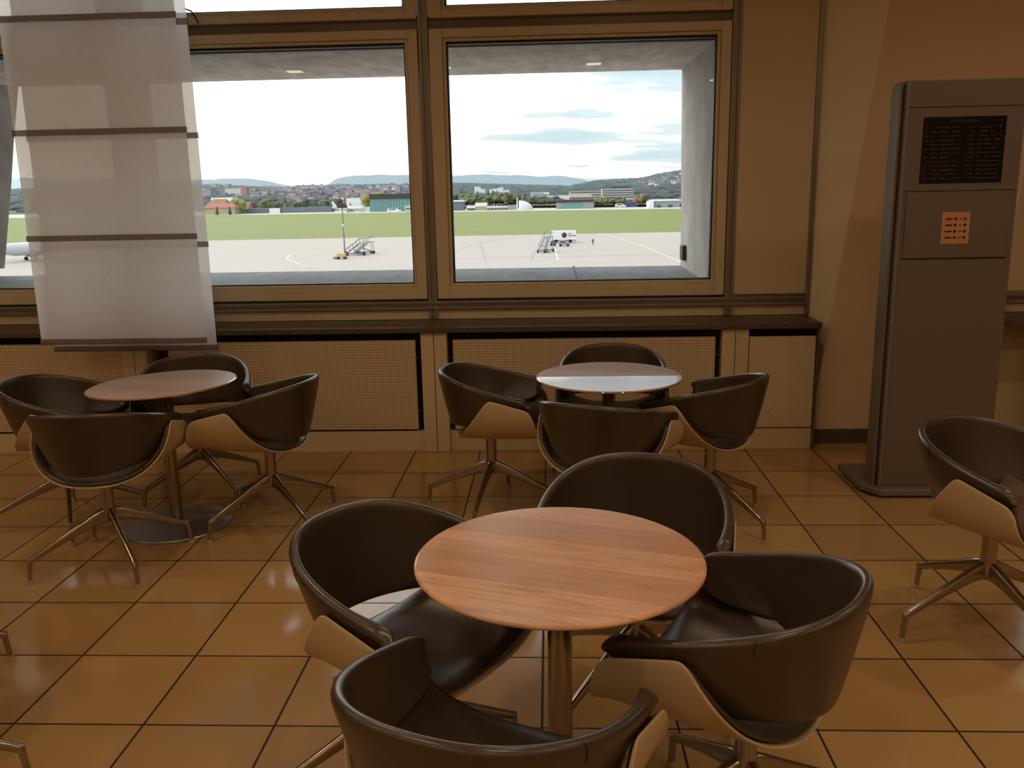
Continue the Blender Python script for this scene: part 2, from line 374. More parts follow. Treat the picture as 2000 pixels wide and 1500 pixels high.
# granite window board and radiator covers
o = boxes('granite_windowsill', [(-7, 1.575, 5.10, WY+.005, .738, .772)], 'granite', bev=.004); tag(o, 'speckled brown granite windowsill running under the windows above the radiator covers', 'windowsill')
o = boxes('granite_windowsill', [(2.63, 7, 5.10, WY+.003, .738, .772)], 'granite', bev=.004); tag(o, 'short end of granite windowsill visible to the right of the grey information stele', 'windowsill')
def cover(xa, xb, label, perf=True, endpanel=False, group=None):
    r = empty('radiator_cover' if perf else 'sill_cabinet', ((xa+xb)/2, 5.14, 0)); tag(r, label, 'radiator cover' if perf else 'cabinet', group)
    w2 = (xb-xa)/2
    def B(n, bs, m, bev=0): return boxes(n, bs, m, r, bev)
    B('recess', [(-w2, w2, .06, .20, 0.0, .735)], 'dark')
    if perf:
        B('perforated_panel', [(-w2+.035, w2-.035, -.004, .014, .139, .690)], 'perf', .002)
        for s in (-1, 1):
            for z in (.25, .58): B('bracket', [(s*(w2-.03)-.012, s*(w2-.03)+.012, .004, .010, z, z+.006)], 'brown_metal')
        B('plinth', [(-w2+.0, w2, .006, .05, .0, .125)], 'cream', .002)
    else:
        B('door', [(-w2+.004, w2-.004, -.006, .014, .137, .688)], 'cream', .002)
        B('plinth', [(-w2, w2, .006, .05, .0, .128)], 'cream', .002)
        B('side_panel', [(w2, w2+.016, -.012, .30, 0, .735)], 'brown_metal', .002)
    return r
g = 'radiator covers under the windowsill'
cover(-.622, 1.003, 'perforated cream radiator cover below the right window, behind the middle table')
cover(-2.36, -.778, 'perforated cream radiator cover below the middle window, right of the fabric panels')
cover(-4.10, -2.516, 'perforated cream radiator cover at the left edge, behind the left table')
cover(-5.9, -4.26, 'perforated cream radiator cover out beyond the left edge')
cover(1.163, 1.556, 'plain cream cabinet with a scratched door at the right end of the windowsill', perf=False)
cover(3.00, 4.72, 'cream radiator cover to the right of the grey information stele')
for c in (P2+.034, P1-.012, P2-PITCHW+.03, P2-2*PITCHW+.03):
    trim([(c-.078, c-.002, -.018+5.14, 5.30, 0, .737), (c+.002, c+.078, -.018+5.14, 5.30, 0, .737)], 'cream', .003)
bm = bmesh.new(); tube(bm, [at(1491, 811, 5.133), at(1502, 802, 5.133), at(1514, 792, 5.133)], [.0006, .001, .0006], 5)
finish(bm, 'trim_40', 'brown_metal')['kind'] = 'structure'

# raked pillar: front face and splayed left face
def pill(z): return 1.57+.126*z
bm = bmesh.new()
z0, z1 = 0, 3.2
Y0 = 5.262
pf = []
for z in [3.2*k/24 for k in range(25)]:
    pf.append([bm.verts.new(p) for p in ((1.572, WY+.03, z), (max(pill(z), 1.580), Y0, z), (2.51+.13*z, Y0, z), (2.51+.13*z, WY+.03, z))])
bm.faces.new(pf[0]); bm.faces.new(pf[-1][::-1])
for A_, B_ in zip(pf, pf[1:]):
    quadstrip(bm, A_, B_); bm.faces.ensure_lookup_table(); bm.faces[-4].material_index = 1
MT['splay'] = mat('pale_splay', (.80, .71, .50), .8, var=.02, scale=3, bump=.2, bscale=120)  # left face coloured paler and greener to set it off from the front
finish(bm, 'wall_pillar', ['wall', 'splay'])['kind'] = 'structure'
o = boxes('baseboard_pillar', [(1.592, 2.5, Y0-.012, Y0, 0, .088)], 'skirt'); o['kind'] = 'structure'
# cable end by the upper window
bm = bmesh.new(); tube(bm, [at(361, 17, 5.37), at(374, 22, 5.36), at(381, 33, 5.36), at(388, 46, 5.37)], .0045, 8)
tag(finish(bm, 'cable', 'gasket', None, 3), 'short dark cable end hanging by the upper window frame', 'cable')

# ------------------------------------------------------------------ ceiling lamps (the room's light)
lamps = [(x, y) for y in (-3.4, -1.3, .9, 3.0) for x in (-5.4, -3.4, -1.4, .6, 2.6, 4.6)]
for i, (x, y) in enumerate(lamps):
    r = empty('ceiling_downlight', (x, y, 3.2)); tag(r, 'square recessed ceiling downlight of the cafe ceiling', 'ceiling lamp', 'ceiling downlights')
    boxes('lamp_housing', [(-.12, .12, -.12, .12, -.02, -.002)], 'lampring', r, .004)
    boxes('diffuser', [(-.095, .095, -.095, .095, -.026, -.021)], 'lamp', r)
    ld = bpy.data.lights.new('downlight', 'AREA'); ld.shape = 'SQUARE'; ld.size = .19; ld.energy = 6.2; ld.color = WARM; ld.spread = PI*.9
    lo = bpy.data.objects.new('downlight_glow', ld); C.objects.link(lo); lo.parent = r; lo.location = (0, 0, -.03)

# ------------------------------------------------------------------ fabric panels
def panel(x0, x1, Y, zs, ztop, zbot, label, lean):
    r = empty('sheer_panel', ((x0+x1)/2, Y, zbot)); tag(r, label, 'curtain')
    w2 = (x1-x0)/2; n = 24
    bm = bmesh.new(); rows = []
    zl = np.linspace(0, ztop-zbot, 60)
    for side in (0, 1):
        for z in zl:
            rows.append([bm.verts.new((-w2+2*w2*k/n, .006*math.sin(k*.55+z*1.3)+side*.0012, z)) for k in range(n+1)])
    m = len(zl)
    for s in (0, 1):
        for a in range(m-1):
            A, Bq = rows[s*m+a], rows[s*m+a+1]
            for k in range(n): bm.faces.new((A[k], A[k+1], Bq[k+1], Bq[k]) if s == 0 else (A[k], Bq[k], Bq[k+1], A[k+1]))
    finish(bm, 'fabric', 'sheer', r, 3)
    for z in zs:
        bm = bmesh.new(); box(bm, -w2-.004, w2+.004, -.007, .009, z-zbot-.017, z-zbot+.014, .002)
        b = finish(bm, 'hem_band', 'band', r)
    return r
panel(-2.90, -1.948, 4.80, (2.487, 1.908, 1.343, .762), 3.18, .752, 'front translucent white hanging fabric panel with brown cross bands', 0)
panel(-2.895, -1.935, 4.92, (2.475, 1.885, 1.292, .70), 3.18, .69, 'rear translucent white fabric panel with brown cross bands, showing right of the front one', 0)

# ------------------------------------------------------------------ chairs
def thick_sheet(P, d0, d1, flip=False):
    """closed body between two offsets of a grid P[i][j]"""
    P = np.asarray(P, float); du = np.gradient(P, axis=0); dv = np.gradient(P, axis=1)
    N = np.cross(du, dv); N /= np.maximum(np.linalg.norm(N, axis=2, keepdims=True), 1e-9)
    if flip: N = -N
    nu, nv = P.shape[:2]
    D0 = np.broadcast_to(np.asarray(d0, float), (nu, nv))[..., None]; D1 = np.broadcast_to(np.asarray(d1, float), (nu, nv))[..., None]
    bm = bmesh.new()
    A = [[bm.verts.new(P[i, j]+N[i, j]*D0[i, j]) for j in range(nv)] for i in range(nu)]
    B = [[bm.verts.new(P[i, j]+N[i, j]*D1[i, j]) for j in range(nv)] for i in range(nu)]
    for i in range(nu-1):
        for j in range(nv-1):
            bm.faces.new((A[i][j], A[i+1][j], A[i+1][j+1], A[i][j+1])); bm.faces.new((B[i][j], B[i][j+1], B[i+1][j+1], B[i+1][j]))
    for i in range(nu-1):
        for j in (0, nv-1): bm.faces.new((A[i][j], A[i+1][j], B[i+1][j], B[i][j]))
    for j in range(nv-1):
        for i in (0, nu-1): bm.faces.new((A[i][j], A[i][j+1], B[i][j+1], B[i][j]))
    bmesh.ops.recalc_face_normals(bm, faces=bm.faces[:])
    return bm
def subsurf(o, lv=2):
    m = o.modifiers.new('sub', 'SUBSURF'); m.levels = 1; m.render_levels = lv
    for p in o.data.polygons: p.use_smooth = True
    return o
# measured shape: facing +x, column at the origin
Dr, Bw, XC, XT, HB, HA = .248, .285, .107, .219, .723, .610
def band_curves():
    rim, low = [], []
    n = 41
    for a in np.linspace(-PI/2, PI/2, n):
        c, s = abs(math.cos(a)), -math.sin(a); sg = 1 if s >= 0 else -1; s_ = abs(s)
        x = XC-(Dr+XC)*c**.85; y = Bw*sg*s_**.85
        rim.append((x, y, HA+(HB-HA)*(XT-x)/(XT+Dr)))
        low.append((-.192+.200*s_**2.2, .238*sg*s_, .446+.036*s_*s_))
    k = np.linspace(1, 0, 9)[:-1]
    def arm(sg):
        r, l = [], []
        for q in k:
            x = XC+(XT-.008-XC)*math.sin(q*PI/2)**.9; y = sg*(Bw-.010*q**3)
            e = max(0, (q-.5)/.5); e = min(e, .98); rd = 1-math.sqrt(1-e*e)
            rim_z = HA+(HB-HA)*(XT-x)/(XT+Dr) - .040*rd
            xl = .008+(.222-.008)*q
            r.append((x, y, rim_z)); l.append((xl, sg*(.238), .482+.016*q+.040*rd))
        return r, l
    rl, ll = arm(1); rr, lr = arm(-1)
    return np.array(rl+rim+rr[::-1]), np.array(ll+low+lr[::-1])
rimc, lowc = band_curves()
nv = 9
def band_grid():
    G = []
    for r, l in zip(rimc, lowc):
        row = []
        hgt = np.linalg.norm(r-l)
        for j in range(nv):
            t = j/(nv-1); p = l*(1-t)+r*t
            outw = np.array((min(p[0]-.05, 0), p[1], 0)); outw /= max(np.linalg.norm(outw), 1e-6)
            row.append(p+outw*.012*hgt*math.sin(PI*t))
        G.append(row)
    return np.array(G)
BG = band_grid()
def trough_pt(q, t, off=0.):
    th = q*PI/2; p = 2.6; zb0 = .386
    s, c = abs(math.sin(th)), abs(math.cos(th)); sg = 1 if q >= 0 else -1
    s = s**1.0
    y = (.291-off)*sg*s**(2/p); hh = 1-c**(2/p) if c > 1e-6 else 1.
    xr = -.165+.185*hh**.7; xf = .285-.045*hh
    x = xr+(xf-xr)*t
    zt = .630-.27*(x-.02)
    zt -= .030*max(0, 1-t/.13)**2 + .026*max(0, (t-.87)/.13)**2
    zb = zb0+.24*max(x, 0)**2+.10*min(x, 0)**2 + off
    # soft lip along the front
    zb -= .010*max(0, (t-.85)/.15)**2*(1-hh)
    return (x, y, zb+(zt-off*.3-zb)*hh)
def trough_grid(nq, ntt, off=0., q1=1., t0=0., t1=1.):
    qs = np.sign(np.linspace(-1, 1, nq))*np.abs(np.linspace(-1, 1, nq))**.85*q1
    return np.array([[trough_pt(q, t0+(t1-t0)*k/(ntt-1), off) for k in range(ntt)] for q in qs])
def leg_bm(a):
    bm = bmesh.new(); c, sn = math.cos(a), math.sin(a)
    # (r, z top edge, z bottom edge, half width)
    st = [(.006, .258, .190, .0150), (.030, .256, .190, .0150), (.060, .243, .186, .0138), (.120, .210, .168, .0120), (.200, .170, .139, .0108), (.270, .135, .110, .0102), (.305, .1175, .095, .0100), (.318, .110, .088, .0098)]
    rings = []
    for r, zt, zb, hw in st:
        ring = []
        for k in range(12):
            t = 2*PI*k/12; u = math.copysign(abs(math.cos(t))**.62, math.cos(t)); v = math.copysign(abs(math.sin(t))**.62, math.sin(t))
            z = (zt+zb)/2+v*(zt-zb)/2; rr_ = r+v*(.004 if r > .1 else 0); y = u*hw
            ring.append(bm.verts.new((rr_*c-y*sn, rr_*sn+y*c, z)))
        rings.append(ring)
    for z, q, ra in ((.100, 1., .0095), (.086, 1., .0094), (.014, 1., .0082)):
        ring = []
        for k in range(12):
            t = 2*PI*k/12; u = math.copysign(abs(math.cos(t))**.62, math.cos(t)); v = math.copysign(abs(math.sin(t))**.62, math.sin(t))
            rc = .3235+(.100-z)*.11; rr_ = rc+v*ra; y = u*ra
            ring.append(bm.verts.new((rr_*c-y*sn, rr_*sn+y*c, z+v*.007*(1 if z > .09 else 0))))
        rings.append(ring)
    for A_, B_ in zip(rings, rings[1:]): quadstrip(bm, A_, B_)
    bm.faces.new(rings[0][::-1]); bm.faces.new(rings[-1]); return bm
def make_chair(base_a):
    r = empty('swivel_armchair', (0, 0, 0))
    g = trough_grid(33, 13)
    sh = subsurf(finish(thick_sheet(g, 0.0, -.009), 'seat_shell', 'shell', r)); sh['label'] = 'cream outer shell'
    g2 = trough_grid(33, 12, .011, .985, .012, .988)
    th = np.full(g2.shape[:2], -.022); th[:, 0] = th[:, -1] = -.012; th[0, :] = th[-1, :] = -.012
    subsurf(finish(thick_sheet(g2, 0.0, th), 'seat_pad', 'leather', r))
    # padded back band, thickest at the rim
    d1 = np.zeros(BG.shape[:2]); m = len(BG)
    for i in range(m):
        arm = max(0, abs(i-(m-1)/2)/((m-1)/2)-.70)/.30
        for j in range(nv):
            t = j/(nv-1); d1[i, j] = -(.017+.012*t*t+.016*arm)
        if i in (0, m-1): d1[i, :] *= .8
    bk = subsurf(finish(thick_sheet(BG, 0.0, d1, flip=BAND_FLIP), 'backrest', 'leather', r))
    for sgn in (1, -1):
        i = min(range(m), key=lambda k: abs(BG[k, -1, 0]+.100)+(0 if BG[k, -1, 1]*sgn > 0 else 9))
        P = BG[i]; top = P[-1]; nrm = np.array((-top[0]-.02, -top[1], 0)); nrm /= np.linalg.norm(nrm)
        pts = [P[-2]*.6+P[-3]*.4-nrm*.0005, P[-2]-nrm*.001, (P[-1]+P[-2])/2-nrm*.001, top+nrm*.004+np.array((0, 0, .0002)), top+nrm*.015+np.array((0, 0, .0012)), top+nrm*.025+np.array((0, 0, -.002)), P[-2]+nrm*.0285+np.array((0, 0, .004)), P[-2]+nrm*.0285]
        bm = bmesh.new(); tube(bm, pts, .0009, 6); finish(bm, 'seam', 'seam', bk, 3)
    finish(lathe([(0, .262), (.0255, .262), (.0255, .385), (0, .385)], 28), 'column', 'chrome', r, .6)
    finish(lathe([(0, .189), (.018, .191), (.024, .200), (.0265, .22), (.0270, .256), (.0262, .262), (0, .262)], 28), 'hub', 'chrome', r, .9)
    for k in range(4):
        lg = finish(leg_bm(base_a+k*PI/2), 'leg', 'chrome', r, .9)
        a = base_a+k*PI/2
        fp = finish(lathe([(0, 0), (.0115, 0), (.0115, .013), (.010, .018), (0, .018)], 16), 'foot_pad', 'pad', lg, .7); fp.location = (.3335*math.cos(a), .3335*math.sin(a), 0); fp['label'] = 'frosted plastic glide'
    return r
BAND_FLIP = False
chairs = [
 # x, y, facing, base angle mod 90 (world), label, group
 (-2.355, 3.965, -1.0, 28, 'brown leather swivel armchair on the left of the left table, cut by the photo edge'),
 (-1.858, 4.380, -72.2, 50, 'brown leather armchair behind the left table, on its window side'),
 (-1.908, 3.484, 95.2, 41.3, 'brown leather armchair in front of the left table, its back to the viewer'),
 (-1.340, 3.938, 169.8, 46, 'brown leather armchair on the right of the left table, cream shell turned to the viewer'),
 (-.299, 4.135, -5.8, 79, 'brown leather armchair on the left of the middle table by the window'),
 (.321, 4.550, -93.9, 70, 'brown leather armchair behind the middle table, right against the radiator cover'),
 (.206, 3.557, 67.3, 30, 'brown leather armchair in front of the middle table, back to the viewer, legs hidden'),
 (.736, 3.951, 144.7, 37, 'brown leather armchair on the right of the middle table, near the plain cabinet'),
 (-.402, 2.064, -33.0, 28, 'brown leather armchair left of the large foreground table, floor showing through its back gap'),
 (-.139, 1.422, 67.3, 20, 'nearest brown leather armchair at the bottom edge, seen over its back'),
 (.442, 1.823, 147.6, 22, 'brown leather armchair right of the large foreground table, cream shell side facing us'),
 (.248, 2.470, -102.5, 48, 'brown leather armchair behind the large foreground table, facing the viewer'),
 (1.518, 2.918, -58.2, 17.5, 'brown leather armchair at the right edge by the grey stele, cloth lying on its seat'),
 (-1.750, 1.935, 160.0, 20, 'armchair beyond the left edge, only its lower chrome leg reaching in near the bottom corner'),
 (-2.184, 2.553, 225.0, 20, 'armchair beyond the left edge, only the tip of its upper chrome leg showing'),
]
src = make_chair(0.)
bpy.context.view_layer.update(); index_kids(src)
def part_copy(o, parent, share=True):
    c = o.copy(); C.objects.link(c); c.parent = parent; return c
made = []
for i, (x, y, f, ba, lab) in enumerate(chairs):
    if i == 0: r = src; legs = [k for k in kids[src.name] if k.name.startswith('leg')]
    else:
        r = src.copy(); C.objects.link(r); legs = []
        for k in kids[src.name]:
            c = part_copy(k, r)
            if k.name.startswith('leg'): legs.append(c)
            for g_ in kids[k.name]: part_copy(g_, c)
    made.append((r, legs, math.radians(ba-f)))
    r.location = (x, y, 0); r.rotation_euler = (0, 0, math.radians(f))
    tag(r, lab, 'armchair', 'swivel armchairs around the round cafe tables')
for r, legs, a in made:
    for lg in legs: lg.rotation_euler = (0, 0, a)

# ------------------------------------------------------------------ tables
def table(x, y, rtop, h, wood_m, label, base_a=0, tilt=(0, 0), rb=.257):
    r = empty('round_table', (x, y, 0)); tag(r, label, 'table', 'round walnut pedestal tables')
    t = finish(lathe([(0, -.026), (rtop-.075, -.026), (rtop-.02, -.0135), (rtop-.003, -.0095), (rtop, -.006), (rtop-.001, -.0025), (rtop-.006, 0), (0, 0)], 96), 'tabletop', wood_m, r, .10)
    t.location = (0, 0, h); t.rotation_euler = (tilt[0], tilt[1], base_a)
    finish(lathe([(0, h-.045), (.10, h-.045), (.10, h-.032), (.075, h-.026), (0, h-.026)], 32), 'mounting_plate', 'disc', r, .6)
    finish(lathe([(0, .012), (.0295, .012), (.0295, h-.04), (0, h-.04)], 40), 'column', 'steel', r, .6)
    d = finish(lathe([(0, 0), (rb-.004, 0), (rb, .004), (rb-.004, .009), (.12, .016), (.033, .020), (0, .020)], 72), 'base_disc', 'disc', r, .7); d['label'] = 'flat round steel base plate'
table(.014, 1.935, .342, .70, 'wood', 'large round walnut table in the foreground with scratched plank top')
table(.268, 4.01, .340, .70, 'wood2', 'round walnut table in the middle, white window light on its top', 0)
table(-1.825, 3.94, .336, .70, 'wood2', 'round walnut table on the left, steel disc foot visible on the tiles', 0, (math.radians(-.6), math.radians(-1.8)))

# cloth on the seat of the right chair
cx, cy, cf = 1.518, 2.918, math.radians(-58.2)
bm = bmesh.new(); n = 46; G = []
from mathutils import noise
for i in range(n):
    row = []
    for j in range(n):
        u, v = i/(n-1)*2-1, j/(n-1)*2-1
        x = .055+.135*u; y = .195*v
        edge = max(0, 1-max(abs(u), abs(v))**6)
        f1 = abs(noise.noise((x*9+y*5, y*11, .3))); f2 = abs(noise.noise((x*22, y*18+x*9, 2.3)))
        z = .424+.16*max(0, abs(y)-.08)**1.0+edge*(.095+.05*noise.noise((x*8+y*6, y*9, .3))-.05*min(.5, abs(noise.noise((x*10-y*5, y*7+x*4, 5.))))-.015*f2)
        row.append(bm.verts.new((x+.02*noise.noise((v*3, 1, u*3)), y*(1+.0*u), z)))
    G.append(row)
for i in range(n-1):
    for j in range(n-1): bm.faces.new((G[i][j], G[i+1][j], G[i+1][j+1], G[i][j+1]))
bot = [[bm.verts.new((v.co.x, v.co.y, trough_pt(0, .5)[2]+.034+.4*max(0, abs(v.co.y)-.08)**1.5)) for v in row] for row in G]
for i in range(n-1):
    for j in range(n-1): bm.faces.new((bot[i][j], bot[i][j+1], bot[i+1][j+1], bot[i+1][j]))
for i in range(n-1):
    for j in (0, n-1): bm.faces.new((G[i][j], G[i+1][j], bot[i+1][j], bot[i][j])); bm.faces.new((G[j][i], G[j][i+1], bot[j][i+1], bot[j][i]))
o = finish(bm, 'folded_jacket', 'coat', None, 3); o.location = (cx, cy, 0); o.rotation_euler = (0, 0, cf)
tag(o, 'crumpled brown jacket lying on the seat of the chair at the right edge', 'jacket')

# ------------------------------------------------------------------ information stele
def text(body, size, loc, m, parent, ax='CENTER', name='lettering', thick=.0004, rot=(PI/2, 0, 0)):
    cu = bpy.data.curves.new('txt', 'FONT'); cu.body = body; cu.size = size; cu.align_x = ax; cu.align_y = 'CENTER'; cu.extrude = thick
    t = bpy.data.objects.new(name, cu); C.objects.link(t); t.rotation_euler = rot; t.location = loc
    bpy.context.view_layer.update(); dg = bpy.context.evaluated_depsgraph_get()
    me = bpy.data.meshes.new_from_object(t.evaluated_get(dg)); bpy.data.objects.remove(t)
    o = link(name, me, m, parent); o.rotation_euler = rot; o.location = loc; return o
KX0, KX1, KY = 1.652, 2.190, 4.30
st = empty('information_stele', ((KX0+KX1)/2, KY, 0)); tag(st, 'tall grey information stele with a dark departures screen and a small orange notice', 'information stele')
kx = (KX1-KX0)/2
def K(name, bs, m, bev=0, parent=None): return boxes(name, bs, m, parent or st, bev)
K('housing', [(-kx, kx, .004, .155, .048, 2.012)], 'kiosk', .004)
K('edge_profile', [(-kx-.020, -kx-.006, .03, .14, .048, 2.0)], 'kioskedge', .003)
K('edge_profile', [(kx+.006, kx+.020, .03, .14, .048, 2.0)], 'kioskedge', .003)
K('corner_strip', [(-kx, -kx+.014, -.002, .01, .05, 2.010)], 'kioskedge', .002)
K('header_panel', [(-kx+.012, kx-.004, -.001, .01, 1.893, 2.010)], 'kiosk', .002)
SX0, SX1, SZ0, SZ1 = 1.737-1.921, 2.1115-1.921, 1.547, 1.845
K('screen_panel', [(-kx+.014, SX0-.002, -.002, .01, 1.515, 1.888), (SX1+.002, kx-.004, -.002, .01, 1.515, 1.888), (SX0-.002, SX1+.002, -.002, .01, 1.515, SZ0-.002), (SX0-.002, SX1+.002, -.002, .01, SZ1+.002, 1.888)], 'kiosk')
K('access_panel', [(-kx+.034, kx-.022, -.002, .01, 1.199, 1.507)], 'kiosk', .002)
K('panel_groove', [(-kx+.030, kx-.018, .001, .008, 1.193, 1.197)], 'dark')
scr = K('screen', [(SX0, SX1, .001, .008, SZ0, SZ1)], 'screen_glass')
text('ABFLUG·DEPARTURES', .0135, (.0, .0002, SZ1-.018), 'screen_text', scr, name='screen_title')
text('12:54', .010, (SX1-.022, .0002, SZ1-.018), 'screen_text', scr, name='screen_clock')
bm = bmesh.new(); rr = random.Random(3)
for k in range(13):
    z = SZ1-.047-k*.0192
    for c0, c1, n in ((.012, .03, 1), (.04, .075, 1), (.085, .175, 3), (.205, .24, 2), (.255, .36, 3)):
        x = c0
        while x < c1-.006:
            l = rr.uniform(.006, .016)
            if rr.random() > .22: box(bm, SX0+x, SX0+min(x+l, c1), .0002, .0009, z, z+.0035)
            x += l+.003
finish(bm, 'flight_rows', 'screen_text', scr)
nx0, nx1, nz0, nz1 = 1.857-1.921, 1.986-1.921, 1.264, 1.413
no = K('notice', [(nx0, nx1, -.004, -.002, nz0, nz1)], 'sticker', .0008)
bm = bmesh.new()
for k in range(4):
    z = nz1-.032-k*.029
    box(bm, nx0+.016, nx0+.048, -.0048, -.004, z-.004, z+.004)
    for cxk in ((nx0+.062), (nx1-.022)):
        vs = [bm.verts.new((cxk+.0075*math.cos(a*PI/6), -.0046, z+.0075*math.sin(a*PI/6))) for a in range(12)]; bm.faces.new(vs)
    box(bm, nx0+.078, nx0+.094, -.0048, -.004, z-.002, z+.002)
finish(bm, 'notice_marks', 'sticker_ink', no)
bm = prism([(-kx-.075, .40), (-kx-.075, .055), (-kx+.0, -.045), (kx+.02, -.045), (kx+.075, .03), (kx+.075, .40)], .012, .048, .006); finish(bm, 'base_plate', 'kioskedge', st, .6)
K('feet', [(-kx-.03, kx+.03, 0.0, .36, 0, .014)], 'dark')

# ================================================================== outside
GZ = -12.5
# concrete surround of the two openings
def P3(v): return (v[0], v[1], v[2])
YO = 7.0
jr = [Vector((1.0, WY+.17, .80)), Vector((.995, WY+.17, 3.0)), at(1331, 100, YO), at(1330, 560, YO)]
bm = bmesh.new()
nr = [bm.verts.new(p) for p in ((at(1386, 548, WY+.17).x, WY+.17, .70), (at(1404, 90, WY+.17).x, WY+.17, 2.9), (at(1330, 131, YO).x, YO, 2.9), (at(1330, 521, YO).x, YO, .70))]
fr = [bm.verts.new((2.75, v.co.y, v.co.z)) for v in nr]
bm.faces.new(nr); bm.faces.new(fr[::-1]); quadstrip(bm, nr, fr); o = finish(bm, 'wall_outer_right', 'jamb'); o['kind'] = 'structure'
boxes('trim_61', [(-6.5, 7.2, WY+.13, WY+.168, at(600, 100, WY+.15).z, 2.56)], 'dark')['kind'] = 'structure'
zs_n, zs_f = at(600, 99, WY+.17).z, at(1100, 142, YO).z
bm = bmesh.new()
pts = [(-6.5, WY+.17, zs_n), (7.2, WY+.17, zs_n), (7.2, YO, zs_f), (-6.5, YO, zs_f)]
lo = [bm.verts.new(p) for p in pts]; hi = [bm.verts.new((p[0], p[1], 2.60)) for p in pts]
bm.faces.new(lo[::-1]); bm.faces.new(hi); quadstrip(bm, lo, hi); o = finish(bm, 'wall_outer_lintel', 'concrete'); o['kind'] = 'structure'
zl = at(850, 526, YO).z
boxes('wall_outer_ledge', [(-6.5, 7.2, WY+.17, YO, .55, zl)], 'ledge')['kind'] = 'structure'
jl = [at(9, 524, YO), at(23, 350, YO), at(27, 280, YO), at(40, 120, YO)]
bm = bmesh.new()
e = [bm.verts.new((p.x, YO, p.z)) for p in jl]; e2 = [bm.verts.new((p.x-.25, YO-.55, p.z)) for p in jl]; e3 = [bm.verts.new((-7.4, YO-.55, p.z)) for p in jl]; e4 = [bm.verts.new((-7.4, YO, p.z)) for p in jl]
for q in range(3):
    for A_, B_ in ((e, e2), (e2, e3), (e3, e4), (e4, e)): bm.faces.new((A_[q], A_[q+1], B_[q+1], B_[q]))
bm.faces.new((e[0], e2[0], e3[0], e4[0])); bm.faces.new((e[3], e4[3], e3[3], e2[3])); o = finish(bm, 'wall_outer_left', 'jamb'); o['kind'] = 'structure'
# expansion joint in the ledge, bracket on the jamb
a_, b_ = onz(1120, 519, zl+.001), onz(1128, 548, zl+.001)
solid([(a_.x-.006, a_.y, zl-.004), (a_.x+.006, a_.y, zl-.004), (b_.x+.004, b_.y, zl-.004), (b_.x-.004, b_.y, zl-.004)], .0052, 'trim_60', 'dark', direction=(0, 0, 1))['kind'] = 'structure'
bx = at(1342, 492, 6.72)
tag(boxes('cable_box', [(bx.x-.045, bx.x+.05, 6.66, 6.80, bx.z-.06, bx.z+.05)], 'gasket', bev=.01), 'small black box fixed on the outer concrete jamb of the right window', 'box')

# ground
def edge(p, q, ext=1400):
    a, b = onz(*p, GZ), onz(*q, GZ); d = (b-a).normalized(); return a-d*ext, b+d*ext
def ground(name, L0, L1, z, m, label, cat, kind=None):
    me = bpy.data.meshes.new(name); v = [(L0[0].x, L0[0].y, z), (L0[1].x, L0[1].y, z), (L1[1].x, L1[1].y, z), (L1[0].x, L1[0].y, z)]
    me.from_pydata(v, [], [(0, 1, 2, 3)]); o = link(name, me, m); tag(o, label, cat, kind=kind); return o
E1 = edge((402, 470), (1330, 453)); E2 = edge((398, 420.5), (1330, 407.5)); E3 = edge((398, 413), (1330, 403.5))
near = (Vector((-1500, 8, GZ)), Vector((1500, 8, GZ))); far = (Vector((-6000, 12500, GZ)), Vector((6000, 12500, GZ)))
ground('apron', near, E1, GZ, 'apron', 'pale concrete airport apron outside the windows', 'apron', 'structure')
ground('grass', E1, E2, GZ, 'grass', 'wide strip of mown green grass between apron and taxiway', 'grass', 'stuff')
ground('taxiway', E2, E3, GZ, 'taxiway', 'pale taxiway strip beyond the grass', 'taxiway', 'structure')
ground('ground', E3, far, GZ, 'far_field', 'land beyond the airfield', 'ground', 'structure')
def stripe(name, pix, wid, m):
    bm = bmesh.new(); P = [onz(x, y, GZ+.02) for x, y in pix]; L = []
    for i, p in enumerate(P):
        d = (P[min(i+1, len(P)-1)]-P[max(i-1, 0)]).normalized(); n = Vector((-d.y, d.x, 0))*wid; L.append((bm.verts.new(p-n), bm.verts.new(p+n)))
    for a, b in zip(L, L[1:]): bm.faces.new((a[0], a[1], b[1], b[0]))
    o = finish(bm, name, m); o['kind'] = 'structure'; return o
for k, pix in enumerate([[(935, 463), (940, 480), (950, 513)], [(895, 488), (960, 470), (1010, 462)], [(1035, 512), (1045, 490)], [(880, 505), (1330, 497)], [(600, 500), (640, 497), (660, 503)]]):
    stripe('road_markings', pix, .14, 'joint')
for pix in [[(1180, 456), (1250, 478), (1330, 512)], [(560, 505), (566, 497), (600, 490), (680, 476), (810, 470)], [(560, 505), (590, 518), (640, 524)], [(1090, 508), (1084, 486)], [(640, 500), (720, 492), (815, 482)]]:
    stripe('road_markings', pix, .22, 'line_paint')

# hills and mountains
def interp(tab, x):
    return float(np.interp(x, [t[0] for t in tab], [t[1] for t in tab]))
TOWN = [(-300, 384), (0, 372), (390, 363), (480, 366), (560, 368), (600, 366), (640, 364), (830, 361), (885, 359), (960, 362), (1090, 365), (1110, 366), (1160, 356), (1200, 353), (1250, 350), (1285, 342), (1330, 335), (1600, 325), (2300, 330)]
MOUNT = [(-300, 352), (20, 348), (392, 351), (440, 349), (490, 347.5), (515, 352), (545, 359), (600, 366), (640, 363), (650, 353), (672, 345), (700, 342), (740, 341.5), (830, 343), (885, 343), (950, 340.5), (1000, 342), (1110, 344.5), (1135, 348), (1160, 357), (1210, 374), (2300, 390)]
def hz(px, Y, tab, Y0, Y1, pw):
    zt = at(px, interp(tab, px), Y1).z; t = min(1, max(0, (Y-Y0)/(Y1-Y0))); return GZ+(zt-GZ)*t**pw
